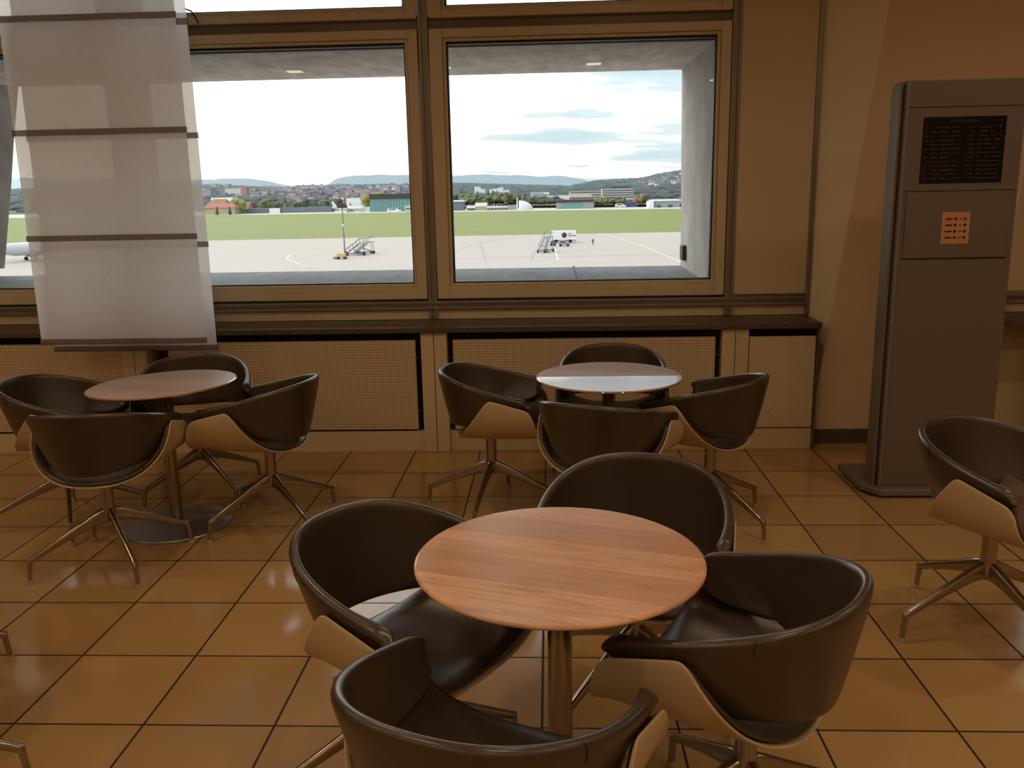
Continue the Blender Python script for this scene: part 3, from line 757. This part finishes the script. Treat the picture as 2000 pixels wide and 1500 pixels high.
def range_mesh(name, tab, Y0, Y1, Y2, pw, m, rough, step=12):
    bm = bmesh.new(); rows = []
    Ys = [Y0+(Y1-Y0)*k/10 for k in range(11)]+[Y1+(Y2-Y1)*k/4 for k in range(1, 5)]
    pxs = list(range(-300, 2301, step))
    for Y in Ys:
        row = []
        for px in pxs:
            X = at(px, 375, Y).x
            z = hz(px, Y, tab, Y0, Y1, pw) if Y <= Y1 else GZ+(hz(px, Y1, tab, Y0, Y1, pw)-GZ)*max(0, 1-(Y-Y1)/(Y2-Y1))
            z += rough*(noise.noise((X*.004, Y*.004, 1.))+.5*noise.noise((X*.011, Y*.011, 4.)))*min(1, (Y-Y0)/(Y1-Y0)*2)
            row.append(bm.verts.new((X, Y, z-.3)))
        rows.append(row)
    for a, b in zip(rows, rows[1:]):
        for k in range(len(pxs)-1): bm.faces.new((a[k], a[k+1], b[k+1], b[k]))
    return finish(bm, name, m, None, 3)
o = range_mesh('hills', TOWN, 950, 2700, 3600, 1.25, 'wood_hill', 2.0); o['kind'] = 'structure'; tag(o, 'low wooded hills with the town beyond the airport', 'hills')
o = range_mesh('mountains', MOUNT, 9000, 11500, 12500, 1.0, 'mountain', 18); o['kind'] = 'structure'; tag(o, 'pale blue mountain ridge on the horizon', 'mountains')
def gz_at(px, Y): return hz(px, Y, TOWN, 950, 2700, 1.25)

# trees and houses
def blob(bm, c, rx, rz, seed, sub=1, mi=0):
    t = bmesh.new(); bmesh.ops.create_icosphere(t, subdivisions=sub, radius=1)
    for v in t.verts:
        k = 1+.28*noise.noise((v.co.x*1.7+seed, v.co.y*1.7, v.co.z*1.7)); v.co = Vector((v.co.x*rx*k+c[0], v.co.y*rx*k+c[1], v.co.z*rz*k+c[2]))
    for f in t.faces: f.material_index = mi
    me = bpy.data.meshes.new('t'); t.to_mesh(me); t.free(); bm.from_mesh(me); bpy.data.meshes.remove(me)
def tree_mesh(kind, seed):
    bm = bmesh.new(); tube(bm, [(0, 0, 0), (0, 0, .4)], [.03, .02], 6)
    for f in bm.faces: f.material_index = 1
    if kind == 'round':
        rr = random.Random(seed)
        for k in range(9): blob(bm, (rr.uniform(-.22, .22), rr.uniform(-.2, .2), rr.uniform(.35, .8)), .24, .2, seed+k)
    elif kind == 'poplar':
        for k in range(4): blob(bm, (0, 0, .3+.17*k), .15-.02*abs(k-1), .2, seed+k)
    else:
        for k in range(4): blob(bm, (0, 0, .25+.2*k), .24-.055*k, .17, seed+k)
    return tomesh(bm, 'tree')
TM = {}
for kind in ('round', 'poplar', 'fir'):
    for mt_ in ('leaf_dark', 'leaf_mid', 'leaf_yellow', 'leaf_orange'):
        me = tree_mesh(kind, len(TM)*3.1); me.materials.append(MT[mt_]); me.materials.append(MT['trunk']); TM[kind, mt_] = me
def tree(px, ytop, Y, kind, leaf, label, wide=1., group=None, zb=None, name='tree'):
    zb = gz_at(px, Y) if zb is None else zb; top = at(px, ytop, Y); h = max(4, top.z-zb)
    o = link(name, TM[kind, leaf]); o.location = (top.x, Y, zb); o.scale = (h*wide, h*wide, h); o.rotation_euler = (0, 0, random.random()*6)
    tag(o, label, 'tree', group); return o
tree(466, 385, 760, 'round', 'leaf_yellow', 'big round yellow-green tree beside the red-roofed building', 1.25)
tree(710, 376, 800, 'round', 'leaf_yellow', 'tall yellow-green tree at the left end of the large teal hangar', 1.0)
tree(740, 372, 900, 'round', 'leaf_yellow', 'pale yellow tree top showing above the roof of the large teal hangar', 1.2)
tree(1256, 377, 800, 'round', 'leaf_orange', 'orange autumn tree right of the long striped office block', 1.0)
tree(423, 403, 700, 'fir', 'leaf_dark', 'small dark bush in front of the red-roofed building', 1.)
tree(448, 403, 700, 'fir', 'leaf_dark', 'small dark conifer near the right end of the red-roofed building', 1.)
for k in range(26):
    px = 492+k*7.6+random.uniform(-3, 3)
    tree(px, random.uniform(384, 396), random.uniform(790, 860), random.choice(('round', 'fir', 'round')), random.choice(('leaf_dark', 'leaf_dark', 'leaf_mid', 'leaf_orange')), 'tree in the row between the airport sheds and the town, left window', 1.1, 'trees behind the airport sheds')
for k in range(30):
    px = 886+k*4.7+random.uniform(-2, 2)
    tree(px, random.uniform(373, 386), random.uniform(830, 980), random.choice(('round', 'poplar', 'round')), random.choice(('leaf_dark', 'leaf_mid', 'leaf_mid')), 'green tree in the belt behind the beige airport buildings, right window', 1.25, 'trees behind the beige buildings')
for k in range(14):
    px = 1032+k*4.6
    tree(px, random.uniform(381, 387), random.uniform(790, 830), 'round', 'leaf_dark', 'dark green tree in the clump between white dome and small teal hangar', 1.3, 'dark trees beside the dome')
for k in range(20):
    px = 1160+k*5.4
    tree(px, random.uniform(381, 390), random.uniform(760, 850), 'round', random.choice(('leaf_orange', 'leaf_mid', 'leaf_orange', 'leaf_dark', 'leaf_mid')), 'autumn tree in front of the striped office blocks', 1.2, 'autumn trees before the offices')
for k, px in enumerate((901, 910, 932, 953, 962, 972)):
    tree(px, 370+k % 3*1.5, 1150, 'poplar', 'leaf_dark', 'tall dark poplar rising near the cluster of white tower blocks', 1., 'dark poplars near the towers')
# woods on the slopes: nobody could count them
bm = bmesh.new(); rr = random.Random(5); small = bmesh.new(); bmesh.ops.create_icosphere(small, subdivisions=1, radius=1)
sv = [v.co.copy() for v in small.verts]; sf = [[v.index for v in f.verts] for f in small.faces]; small.free()
V, Fc = [], []
for k in range(2600):
    px = rr.uniform(0, 1400); Y = 1000+1750*rr.random()**.7
    if 560 < px < 830 and rr.random() < .72 and Y < 2600: continue
    if k < 500: Y = rr.uniform(2620, 2720)
    X = at(px, 375, Y).x; z = gz_at(px, Y); r = rr.uniform(6, 11); b0 = len(V)
    for v in sv: V.append((X+v.x*r*1.5, Y+v.y*r, z+v.z*r*.62))
    Fc += [[b0+i for i in f] for f in sf]
me = bpy.data.meshes.new('woods'); me.from_pydata(V, [], Fc)
o = link('woodland', me, 'wood_hill'); tag(o, 'mass of dark trees covering the slopes behind the town', 'woodland', kind='stuff')
def house_mesh(wall, roof):
    bm = bmesh.new(); box(bm, -.5, .5, -.4, .4, 0, .55)
    a = [bm.verts.new(p) for p in ((-.55, -.46, .52), (.55, -.46, .52), (.55, .46, .52), (-.55, .46, .52), (-.55, 0, .95), (.55, 0, .95))]
    for f in ((0, 1, 5, 4), (2, 3, 4, 5), (1, 2, 5), (3, 0, 4), (0, 3, 2, 1)): bm.faces.new([a[i] for i in f]).material_index = 1
    me = tomesh(bm, 'house'); me.materials.append(MT[wall]); me.materials.append(MT[roof]); return me
outm('brown_roof', (124, 106, 102)); outm('faded_roof', (146, 126, 122)); outm('grey_roof', (112, 108, 114)); outm('pale_wall', (228, 222, 216))
HM = [house_mesh(*x) for x in (('pale_wall', 'brown_roof'), ('offwhite', 'grey_roof'), ('white_paint', 'faded_roof'), ('pale_wall', 'grey_roof'), ('pale_wall', 'faded_roof'), ('grey_wall', 'brown_roof'))]
def house(px, Y, wd, label, group, hm=None, name='house', tall=1.):
    o = link(name, hm or random.choice(HM)); X = at(px, 375, Y).x; o.location = (X, Y, gz_at(px, Y)-.5); o.scale = (wd, wd, wd*.8*tall); o.rotation_euler = (0, 0, random.choice((0, .3, 1.57, 1.2, -.4))); tag(o, label, 'house', group)
for k in range(150):
    px = random.uniform(560, 822); Y = random.uniform(1250, 2650)
    house(px, Y, random.uniform(9, 15), 'distant house of the town on the slope seen through the middle window', 'distant town houses, middle window')
for k in range(44):
    house(random.uniform(398, 560), random.uniform(1500, 2600), random.uniform(10, 17), 'distant pale house beyond the fields at the left of the middle window', 'distant houses, left side')
for k in range(36):
    px = random.uniform(1240, 1335); house(px, random.uniform(1700, 2350), random.uniform(8, 13), 'distant house on the wooded hillside at the right of the right window', 'hillside houses, right window', random.choice((HM[1], HM[2], HM[3])))
for k in range(16):
    house(485+k*4.5+random.uniform(-2, 2)+(60 if k > 8 else 0), random.uniform(850, 960), random.uniform(9, 13), 'gabled house behind the sheds, right of the big yellow-green tree', 'gabled houses by the airport fence')

def bld(name, label, px0, px1, ytop, Y, depth, m, parts=(), cat='building', zb=None, roof=None):
    """block seen between two columns; parts: (name, u0, u1, v0, v1, material) on the front face"""
    pm = (px0+px1)/2; x0, x1 = at(px0, 390, Y).x, at(px1, 390, Y).x; zt = at(pm, ytop, Y).z; zb = min(gz_at(px0, Y), gz_at(px1, Y))-.2 if zb is None else zb
    r = empty(name, ((x0+x1)/2, Y, zb)); tag(r, label, cat); wd = (x1-x0)/2; h = zt-zb
    boxes('walls', [(-wd, wd, 0, depth, 0, h)], m, r)
    for pn, u0, u1, v0, v1, pmt in parts:
        boxes(pn, [(-wd+2*wd*u0, -wd+2*wd*u1, -.25, .3, h*v0, h*v1)], pmt, r)
    if roof: boxes('roof', [(-wd-.6, wd+.6, -1, depth+.6, h-h*roof[0], h+.3)], roof[1], r)
    return r
YB = 745
r = bld('hangar', 'large teal hangar with dark roof fascia at the right of the middle window', 723, 830, 379, YB, 60, 'teal_panel', [('door_rib', (k+.5)/20, (k+.62)/20, .02, .72, 'slate') for k in range(20)], 'hangar', roof=(.26, 'dark_roof'))
bld('hangar', 'small teal hangar with grey end bays, right window', 1087, 1160, 391, 720, 30, 'teal_panel', [('end_bay', 0, .14, 0, .8, 'grey_wall'), ('end_bay', .68, 1, 0, .8, 'grey_wall')], 'hangar', roof=(.22, 'dark_roof'))
bld('hangar', 'white hangar with two dark openings beside the right jamb', 1277, 1328, 391, 700, 30, 'grey_wall', [('opening', .12, .28, 0, .38, 'pane_dark'), ('opening', .55, .72, 0, .38, 'pane_dark')], 'hangar', roof=(.1, 'white_paint'))
bld('annex', 'white flat annex left of the white hangar', 1268, 1277, 393, 698, 20, 'white_paint')
bld('office_block', 'long office block with white and dark floor bands, rightmost and taller', 1176, 1237, 367, 1100, 24, 'offwhite', [('window_band', .01, .99, v, v+.09, 'pane_dark') for v in (.2, .38, .56, .74)], roof=(.03, 'slate'))
bld('office_block', 'long banded office block left of the taller one', 1113, 1177, 371.5, 1120, 24, 'offwhite', [('window_band', .02, .98, v, v+.1, 'pane_dark') for v in (.3, .52, .74)], roof=(.03, 'slate'))
bld('plant_room', 'dark plant room on top of the taller banded office block', 1195, 1230, 364, 1112, 8, 'dark_roof', zb=at(1210, 367.5, 1112).z)
bld('brick_building', 'low reddish building behind the small teal hangar', 1113, 1154, 379, 900, 20, 'pink', roof=(.3, 'offwhite'))
bld('white_offices', 'white stepped office building above the dark trees', 1037, 1073, 375.5, 1200, 20, 'white_paint', [('window_band', .05, .95, .62, .72, 'pane_dark'), ('window_band', .05, .7, .84, .92, 'pane_dark')])
bld('long_roof', 'long white flat-roofed hall right of the white offices', 1073, 1112, 382, 1150, 20, 'white_paint')
bld('depot', 'beige depot with white upper storey in the right window', 928, 951, 396, 720, 14, 'beige', [('upper_storey', 0, 1, .55, 1, 'white_paint')])
bld('low_terrace', 'long low beige building with white roof edge right of the depot', 951, 991, 404, 718, 12, 'beige', [('garage_door', (k+.2)/6, (k+.7)/6, 0, .6, 'slate') for k in range(6)], roof=(.22, 'white_paint'))
bld('carport', 'low white canopy left of the beige depot', 912, 928, 403, 722, 10, 'slate', roof=(.4, 'white_paint'))
bld('shed', 'dark glazed shed at the left edge of the right window', 882, 905, 392, 730, 14, 'slate', roof=(.1, 'white_paint'))
bld('container_row', 'grey and white containers beside the white dome', 991, 1008, 401, 716, 8, 'grey_wall')
bld('villa', 'pale villa above the trees behind the dome', 988, 1008, 385, 880, 12, 'pink', roof=(.3, 'grey_wall'))
for k, (a, b, y) in enumerate(((927, 938, 364.5), (938, 947, 369), (950, 957, 371), (957, 963, 369.5), (963, 970, 368), (971, 976, 367), (976, 983, 365.5), (984, 995, 371))):
    bld('tower_block', 'white residential tower in the distant cluster of the right window', a, b, y, 1500, 16, 'white_paint')['group'] = 'white tower blocks'
for a, b, y, l in ((1256, 1263, 354.5, 'left'), (1264, 1269, 353.5, 'right')):
    bld('apartment_tower', 'pinkish apartment tower on the right hillside, the %s of two' % l, a, b, y, 2000, 18, 'pink')
bld('pink_block', 'reddish apartment block standing out in the town at the left', 473, 483, 365.5, 1700, 16, 'pink')
bld('white_hall', 'long white hall in the distant town left of the reddish block', 441, 471, 368, 1750, 16, 'offwhite')
bld('white_office', 'white banded office behind the red-roofed building', 412, 454, 386, 830, 14, 'white_paint', [('window_band', .5, 1, .35, .45, 'slate'), ('window_band', .5, 1, .62, .72, 'slate')])
bld('storage_hall', 'white storage hall behind the tree left of the large teal hangar', 676, 705, 387, 860, 20, 'white_paint')
bld('shelter', 'beige rounded aircraft shelter left of the large teal hangar', 681, 709, 401, 770, 14, 'offwhite')
bld('cabin', 'small white cabin between shelter and large teal hangar', 710, 721, 405, 758, 6, 'white_paint')
bld('terrace', 'beige building in front of the right end of the large teal hangar', 790, 816, 402, 690, 8, 'offwhite', [('window_band', .05, .95, .5, .7, 'slate')])
for a, b, y in ((465, 522, 407.5), (545, 598, 405.5), (598, 646, 403.5)):
    bld('long_shed', 'long low blue-grey shed behind the taxiway, middle window', a, b, y, 770, 12, 'slate')['group'] = 'blue-grey airport sheds'
bld('kiosk_hut', 'white low hut between the blue-grey sheds', 524, 545, 407, 768, 10, 'white_paint')
# red-roofed building
def gable(name, label, px0, px1, yeave, yridge, Y, dep, wall, roof, ox=1.2):
    x0, x1 = at(px0, 400, Y).x, at(px1, 400, Y).x; pm = (px0+px1)/2; ze = at(pm, yeave, Y).z; zr = at(pm, yridge, Y).z
    r = empty(name, ((x0+x1)/2, Y, GZ)); tag(r, label, 'building'); wd = (x1-x0)/2
    boxes('walls', [(-wd, wd, 0, dep, 0, ze-GZ)], wall, r); bm = bmesh.new()
    q = [bm.verts.new(p) for p in ((-wd-ox, -ox, ze-GZ), (wd+ox, -ox, ze-GZ), (wd+ox, dep+ox, ze-GZ), (-wd-ox, dep+ox, ze-GZ), (-wd*.7, dep/2, zr-GZ), (wd*.7, dep/2, zr-GZ))]
    for f in ((0, 1, 5, 4), (2, 3, 4, 5), (1, 2, 5), (3, 0, 4), (0, 3, 2, 1)): bm.faces.new([q[i] for i in f])
    finish(bm, 'roof', roof, r); return r
gable('red_roofed_building', 'long beige building with a red pitched roof at the left of the middle window', 396, 458, 406, 397, 745, 16, 'beige', 'red_roof')
gable('orange_roofed_building', 'steep orange-brown roof rising behind the red-roofed building', 405, 440, 400, 389, 775, 18, 'beige', 'orange_roof')
# dome
dm = at(1014, 405, 715); rd = at(1041, 405, 715).x-dm.x
bm = bmesh.new(); ringz = []
for k in range(13):
    a = PI/2*k/12; ringz.append([bm.verts.new((rd*math.cos(a)*math.cos(b), rd*math.cos(a)*math.sin(b)*.8, (at(1016, 391.5, 715).z-GZ)*math.sin(a)*(1 if math.cos(b) > -.2 else 1))) for b in [-PI/2+PI*j/31 for j in range(32)]] if k < 12 else [bm.verts.new((0, 0, at(1016, 391.5, 715).z-GZ))])
for a, b in zip(ringz[:-2], ringz[1:-1]): quadstrip(bm, a, b)
for j in range(32): bm.faces.new((ringz[-2][j], ringz[-2][(j+1) % 32], ringz[-1][0]))
o = finish(bm, 'dome', 'white_paint', None, 3); o.location = (dm.x, 715, GZ); tag(o, 'white dome-shaped hall behind the taxiway in the right window', 'building')

# things on the apron
def pole(px, ybase, ytop, r0, name, label, m='galvanised', head=None):
    b = onz(px, ybase, GZ); top = at(px, ytop, b.y); r = empty(name, (b.x, b.y, GZ)); tag(r, label, 'mast'); h = top.z-GZ
    bm = bmesh.new(); tube(bm, [(0, 0, 0), (0, 0, h)], [r0, r0*.6], 10); finish(bm, 'pole', m, r, 1)
    if head:
        boxes('lamp_head', [(-1.1, 1.1, -.5, .5, h-.25, h+.25)], 'dark_roof', r, .05)
        boxes('lamp_head', [(-.5, .5, -.9, .9, h+.3, h+.7)], 'dark_roof', r, .05)
        boxes('marker', [(-.2, .2, -.2, .2, h*.62, h*.62+.45)], 'white_paint', r)
    return r
pole(674, 503, 404, .19, 'floodlight_mast', 'tall grey floodlight mast standing on the apron, middle window', head=True)
m_ = at(1010, 386, 700); r = empty('wind_mast', (m_.x, 700, GZ)); tag(r, 'thin dark and white mast in front of the dome', 'mast')
bm = bmesh.new(); tube(bm, [(0, 0, 0), (0, 0, m_.z-GZ)], [.5, .4], 8); finish(bm, 'pole', 'white_paint', r, 1)

def steps(px, py, hgt, yaw, label, m='galvanised'):
    b = onz(px, py, GZ); r = empty('boarding_stairs', (b.x, b.y, GZ), yaw); tag(r, label, 'boarding stairs')
    L = hgt*1.15
    for s in (-1, 1):
        bm = bmesh.new(); tube(bm, [(-L/2, s*.75, .5), (L/2, s*.75, hgt)], .11, 6); finish(bm, 'stringer', m, r)
        bm = bmesh.new(); tube(bm, [(-L/2, s*.8, 1.5), (L/2, s*.8, hgt+1.0), (L/2+1.4, s*.8, hgt+1.0)], .06, 6)
        for q in (0, .25, .5, .75, 1): tube(bm, [(-L/2+L*q, s*.8, .5+(hgt-.5)*q), (-L/2+L*q, s*.8, 1.5+(hgt-.5)*q)], .04, 5)
        finish(bm, 'handrail', m, r)
        bm = bmesh.new(); tube(bm, [(L/2+.9, s*.7, hgt), (L/2+.9, s*.7, .4)], .07, 6); tube(bm, [(L/2+.9, s*.7, .5), (0, s*.7, hgt*.5)], .05, 6); finish(bm, 'support', m, r)
        for x in (-L/2+.2, L/2+.9):
            w_ = finish(lathe([(0, -.12), (.35, -.12), (.35, .12), (0, .12)], 16), 'wheel', 'tyre', r); w_.rotation_euler = (PI/2, 0, 0); w_.location = (x, s*.9, .35)
    bm = bmesh.new()
    for q in range(12): box(bm, -L/2+L*q/12, -L/2+L*(q+1)/12, -.7, .7, .45+(hgt-.5)*q/12, .5+(hgt-.5)*q/12)
    finish(bm, 'treads', 'slate', r); boxes('platform', [(L/2, L/2+1.4, -.8, .8, hgt-.1, hgt)], m, r); boxes('chassis', [(-L/2, L/2+1.2, -.75, .75, .35, .55)], 'slate', r)
    return r
steps(690, 499, 2.9, .25, 'grey boarding stairs parked on the apron just right of the floodlight mast')
steps(708, 496, 2.9, .55, 'grey boarding stairs, right-hand one of the pair near the floodlight mast')
steps(1064, 493, 3.6, 1.15, 'blue-grey boarding stairs standing left of the white catering truck', 'slate')
def truck(px0, px1, ytop, ybase, label):
    b = onz((px0+px1)/2, ybase, GZ); x0, x1 = at(px0, 460, b.y).x, at(px1, 460, b.y).x; L = (x1-x0)/2; r = empty('catering_truck', (b.x, b.y, GZ)); tag(r, label, 'truck')
    h = at(px1, ytop, b.y).z-GZ
    bd = boxes('box_body', [(-L, L, -1.2, 1.3, h-2.5, h)], 'white_paint', r, .04)
    vs = bmesh.new(); c = [vs.verts.new((.9*0+.15+.72*math.cos(t*PI/12), -1.23, h-1.2+.72*math.sin(t*PI/12))) for t in range(24)]; vs.faces.new(c); vs.faces.ensure_lookup_table()
    finish(vs, 'round_logo', 'logo', bd)
    for n_, (u, l_, z_) in enumerate(((1.25, .8, -.95), (1.25, 2.1, -1.5))):
        boxes('lettering', [(u, u+l_, -1.24, -1.22, h+z_, h+z_+.28)], 'galvanised', bd)
    boxes('chassis', [(-L+.4, L-.2, -1.0, 1.1, .5, h-2.55)], 'tyre', r)
    boxes('cab', [(L-.05, L+.5, -1.1, 1.1, .6, 2.0)], 'white_paint', r, .1) if False else boxes('bumper', [(L-1.1, L, -1.25, 1.2, .45, .85)], 'grey_wall', r, .04)
    for x in (-L+1.3, L-1.6):
        for s in (-1, 1):
            w_ = finish(lathe([(0, -.15), (.48, -.15), (.48, .15), (0, .15)], 18), 'wheel', 'tyre', r); w_.rotation_euler = (PI/2, 0, 0); w_.location = (x, s*1.05, .48)
truck(1077, 1125, 450, 474, 'white catering truck with a round dark logo on its box body')
def car(px, py, L, h, m, label, name='car', cat='car', yaw=0):
    b = onz(px, py, GZ); r = empty(name, (b.x, b.y, GZ), yaw); tag(r, label, cat)
    bm = bmesh.new(); prof = [(-L/2, .3), (-L/2, h*.62), (-L*.42, h), (L*.16, h), (L*.32, h*.6), (L/2, h*.52), (L/2, .3)]
    a = [bm.verts.new((x, -.85, z)) for x, z in prof]; c = [bm.verts.new((x, .85, z)) for x, z in prof]; bm.faces.new(a); bm.faces.new(c[::-1]); quadstrip(bm, a, c); finish(bm, 'body', m, r)
    boxes('windows', [(-L*.36, L*.14, -.88, .88, h*.62, h*.9)], 'pane_dark', r)
    for x in (-L*.32, L*.32):
        for s in (-1, 1):
            w_ = finish(lathe([(0, -.1), (.33, -.1), (.33, .1), (0, .1)], 14), 'wheel', 'tyre', r); w_.rotation_euler = (PI/2, 0, 0); w_.location = (x, s*.82, .33)
car(1102, 481, 2.9, 1.55, 'grey_wall', 'small grey van parked in front of the white catering truck')
car(1080, 480, 1.4, 1.3, 'slate', 'small dark tow tractor between the boarding stairs and the grey van', 'tow_tractor', 'vehicle')
car(770, 415, 11, 3.4, 'white_paint', 'white van in front of the large teal hangar', 'van', 'van')
car(1232, 404.5, 11, 4.2, 'blue_paint', 'blue vehicle beyond the taxiway below the autumn trees', 'lorry', 'vehicle')
car(1212, 405, 9, 3.2, 'offwhite', 'pale vehicle left of the blue one beyond the taxiway', 'lorry', 'vehicle')
# yellow unit and the box stack beside the mast
b = onz(668, 506, GZ); r = empty('ground_power_unit', (b.x, b.y, GZ)); tag(r, 'small yellowish ground unit at the foot of the floodlight mast', 'ground unit')
boxes('body', [(-1, 1, -.6, .6, .3, 1.25)], 'yellow', r, .06)
for s in (-.7, .7):
    w_ = finish(lathe([(0, -.7), (.3, -.7), (.3, .7), (0, .7)], 14), 'wheel', 'tyre', r); w_.rotation_euler = (PI/2, 0, 0); w_.location = (s, 0, .3)
b = onz(656, 506, GZ); tag(boxes('wheel_chock', [(b.x-.5, b.x+.5, b.y-.3, b.y+.3, GZ, GZ+.45)], 'slate', bev=.05), 'grey wheel chock on the apron left of the yellowish unit', 'chock')
# person on the apron
def person(px, py, label, top='jacket', legs_='jacket'):
    b = onz(px, py, GZ); s = 1.0
    bm = bmesh.new(); vs = []
    sk = {'pel': (0, 0, .95), 'ch': (0, .02, 1.32), 'nk': (0, .01, 1.50), 'hd': (0, 0, 1.66), 'lk': (-.10, .05, .50), 'la': (-.11, .16, .08), 'rk': (.10, -.04, .50), 'ra': (.11, -.14, .08),
          'ls': (-.20, 0, 1.42), 'le': (-.27, .05, 1.14), 'lh': (-.26, -.06, .90), 'rs': (.20, 0, 1.42), 're': (.27, -.02, 1.14), 'rh': (.26, -.12, .92), 'lf': (-.11, .02, .05), 'rf': (.11, -.28, .05), 'tp': (0, -.01, 1.76)}
    rad = {'pel': .15, 'ch': .17, 'nk': .06, 'hd': .10, 'tp': .07, 'lk': .07, 'la': .05, 'rk': .07, 'ra': .05, 'ls': .07, 'le': .05, 'lh': .04, 'rs': .07, 're': .05, 'rh': .04, 'lf': .04, 'rf': .04}
    ks = list(sk); me = bpy.data.meshes.new('person')
    E_ = [('pel', 'ch'), ('ch', 'nk'), ('nk', 'hd'), ('hd', 'tp'), ('pel', 'lk'), ('lk', 'la'), ('pel', 'rk'), ('rk', 'ra'), ('ch', 'ls'), ('ls', 'le'), ('le', 'lh'), ('ch', 'rs'), ('rs', 're'), ('re', 'rh'), ('la', 'lf'), ('ra', 'rf')]
    me.from_pydata([sk[k] for k in ks], [(ks.index(a), ks.index(c)) for a, c in E_], [])
    o = link('person', me, top); o.location = (b.x, b.y, GZ); m = o.modifiers.new('skin', 'SKIN'); o.modifiers.new('sub', 'SUBSURF').render_levels = 1
    for i, k in enumerate(ks): me.skin_vertices[0].data[i].radius = (rad[k], rad[k])
    me.skin_vertices[0].data[0].use_root = True
    hd = bmesh.new(); blob(hd, (0, 0, 1.68), .105, .13, 1.); h_ = finish(hd, 'head', 'skin', o, 3)
    tag(o, label, 'person')
person(1158, 479, 'person in dark clothes walking alone on the apron right of the catering truck')
person(677, 505, 'person in dark clothes standing at the foot of the floodlight mast')

# airliner at the left, its tail between the outer jamb and the fabric panel
def airliner(px, py, yaw, scale, label, fins=('fin_purple', 'fin_red', 'fin_yellow')):
    b = onz(px, py, GZ); r = empty('airliner', (b.x, b.y, GZ), yaw); r.scale = (scale,)*3; tag(r, label, 'airplane')
    prof = [(-16.5, .25, 4.6), (-14, .8, 4.3), (-10, 1.5, 3.9), (-6, 1.95, 3.6), (10, 1.95, 3.6), (13.5, 1.75, 3.5), (15.8, 1.1, 3.3), (16.9, .35, 3.15)]
    bm = bmesh.new(); rings = []
    for x, rr_, z in prof: rings.append([bm.verts.new((x, rr_*math.cos(2*PI*k/20), z+rr_*math.sin(2*PI*k/20))) for k in range(20)])
    for a, c in zip(rings, rings[1:]): quadstrip(bm, a, c)
    bm.faces.new(rings[0][::-1]); bm.faces.new(rings[-1]); finish(bm, 'fuselage', 'white_paint', r, .9)
    F0, F1, F2, F3 = (-11.2, 4.9), (-15.4, 10.8), (-17.4, 10.8), (-15.9, 4.9)
    def lerp(p, q, t): return (p[0]+(q[0]-p[0])*t, p[1]+(q[1]-p[1])*t)
    for k, mt_ in enumerate(('white_paint',)+fins[1:][::-1]+(fins[0],)):
        t0, t1 = k/4, (k+1)/4
        q = [lerp(F3, F0, 1-t0), lerp(F2, F1, 1-t0), lerp(F2, F1, 1-t1), lerp(F3, F0, 1-t1)]
        bm = bmesh.new(); a = [bm.verts.new((x, -.16, z)) for x, z in q]; c = [bm.verts.new((x, .16, z)) for x, z in q]; bm.faces.new(a); bm.faces.new(c[::-1]); quadstrip(bm, a, c); finish(bm, 'tail_fin', mt_, r)
    for s in (-1, 1):
        bm = bmesh.new(); a = [bm.verts.new((x, s*y, z)) for x, y, z in ((3.5, 1.6, 2.6), (-1.5, 1.6, 2.5), (-6.3, 16.5, 4.3), (-4.9, 16.5, 4.3))]; c = [bm.verts.new(v.co+Vector((0, 0, .3))) for v in a]; bm.faces.new(a); bm.faces.new(c[::-1]); quadstrip(bm, a, c); finish(bm, 'wing', 'white_paint', r)
        bm = bmesh.new(); a = [bm.verts.new((x, s*y, z)) for x, y, z in ((-12.6, .6, 4.6), (-15.2, .6, 4.7), (-16.8, 6, 5.2), (-15.6, 6, 5.2))]; c = [bm.verts.new(v.co+Vector((0, 0, .18))) for v in a]; bm.faces.new(a); bm.faces.new(c[::-1]); quadstrip(bm, a, c); finish(bm, 'tailplane', 'white_paint', r)
        e_ = finish(lathe([(0, -1.9), (.85, -1.9), (1.0, 0), (.6, 1.6), (0, 1.6)], 18), 'engine', 'grey_wall', r, .8); e_.rotation_euler = (0, -PI/2, 0); e_.location = (1.8, s*5.0, 1.65)
        bm = bmesh.new(); tube(bm, [(-1.5, s*2.4, 2.6), (-1.5, s*2.4, .5)], .14, 8); finish(bm, 'gear_strut', 'galvanised', r)
        w_ = finish(lathe([(0, -.3), (.55, -.3), (.55, .3), (0, .3)], 16), 'wheel', 'tyre', r); w_.rotation_euler = (PI/2, 0, 0); w_.location = (-1.5, s*2.4, .55)
    bm = bmesh.new(); tube(bm, [(12, 0, 2.2), (12, 0, .4)], .1, 8); finish(bm, 'gear_strut', 'galvanised', r)
    w_ = finish(lathe([(0, -.25), (.4, -.25), (.4, .25), (0, .25)], 16), 'wheel', 'tyre', r); w_.rotation_euler = (PI/2, 0, 0); w_.location = (12, 0, .4)
    return r
airliner(70, 508, math.radians(62), .80, 'white airliner with red, yellow and purple tail fin at the far left')
airliner(683, 414.5, math.radians(20), .85, 'small white aircraft parked beyond the grass left of the teal hangar', ('white_paint', 'white_paint', 'white_paint'))

# thin haze between the airport and the mountains
bm = bmesh.new(); box(bm, -6000, 6000, 1000, 8900, GZ, 700); me = tomesh(bm, 'haze')
hm = bpy.data.materials.new('haze'); hm.use_nodes = True; t = NT(hm.node_tree); t.n.remove(t.n['Principled BSDF'])
vs = t.add('ShaderNodeVolumeScatter', i_Density=1.4e-4, i_Anisotropy=.0); vs.inputs[0].default_value = (.40, .62, 1, 1); t.link(vs.outputs[0], t.n['Material Output'].inputs['Volume'])
me.materials.append(hm); o = bpy.data.objects.new('haze', me); C.objects.link(o); tag(o, 'thin bluish haze in front of the distant mountains', 'haze', kind='stuff')
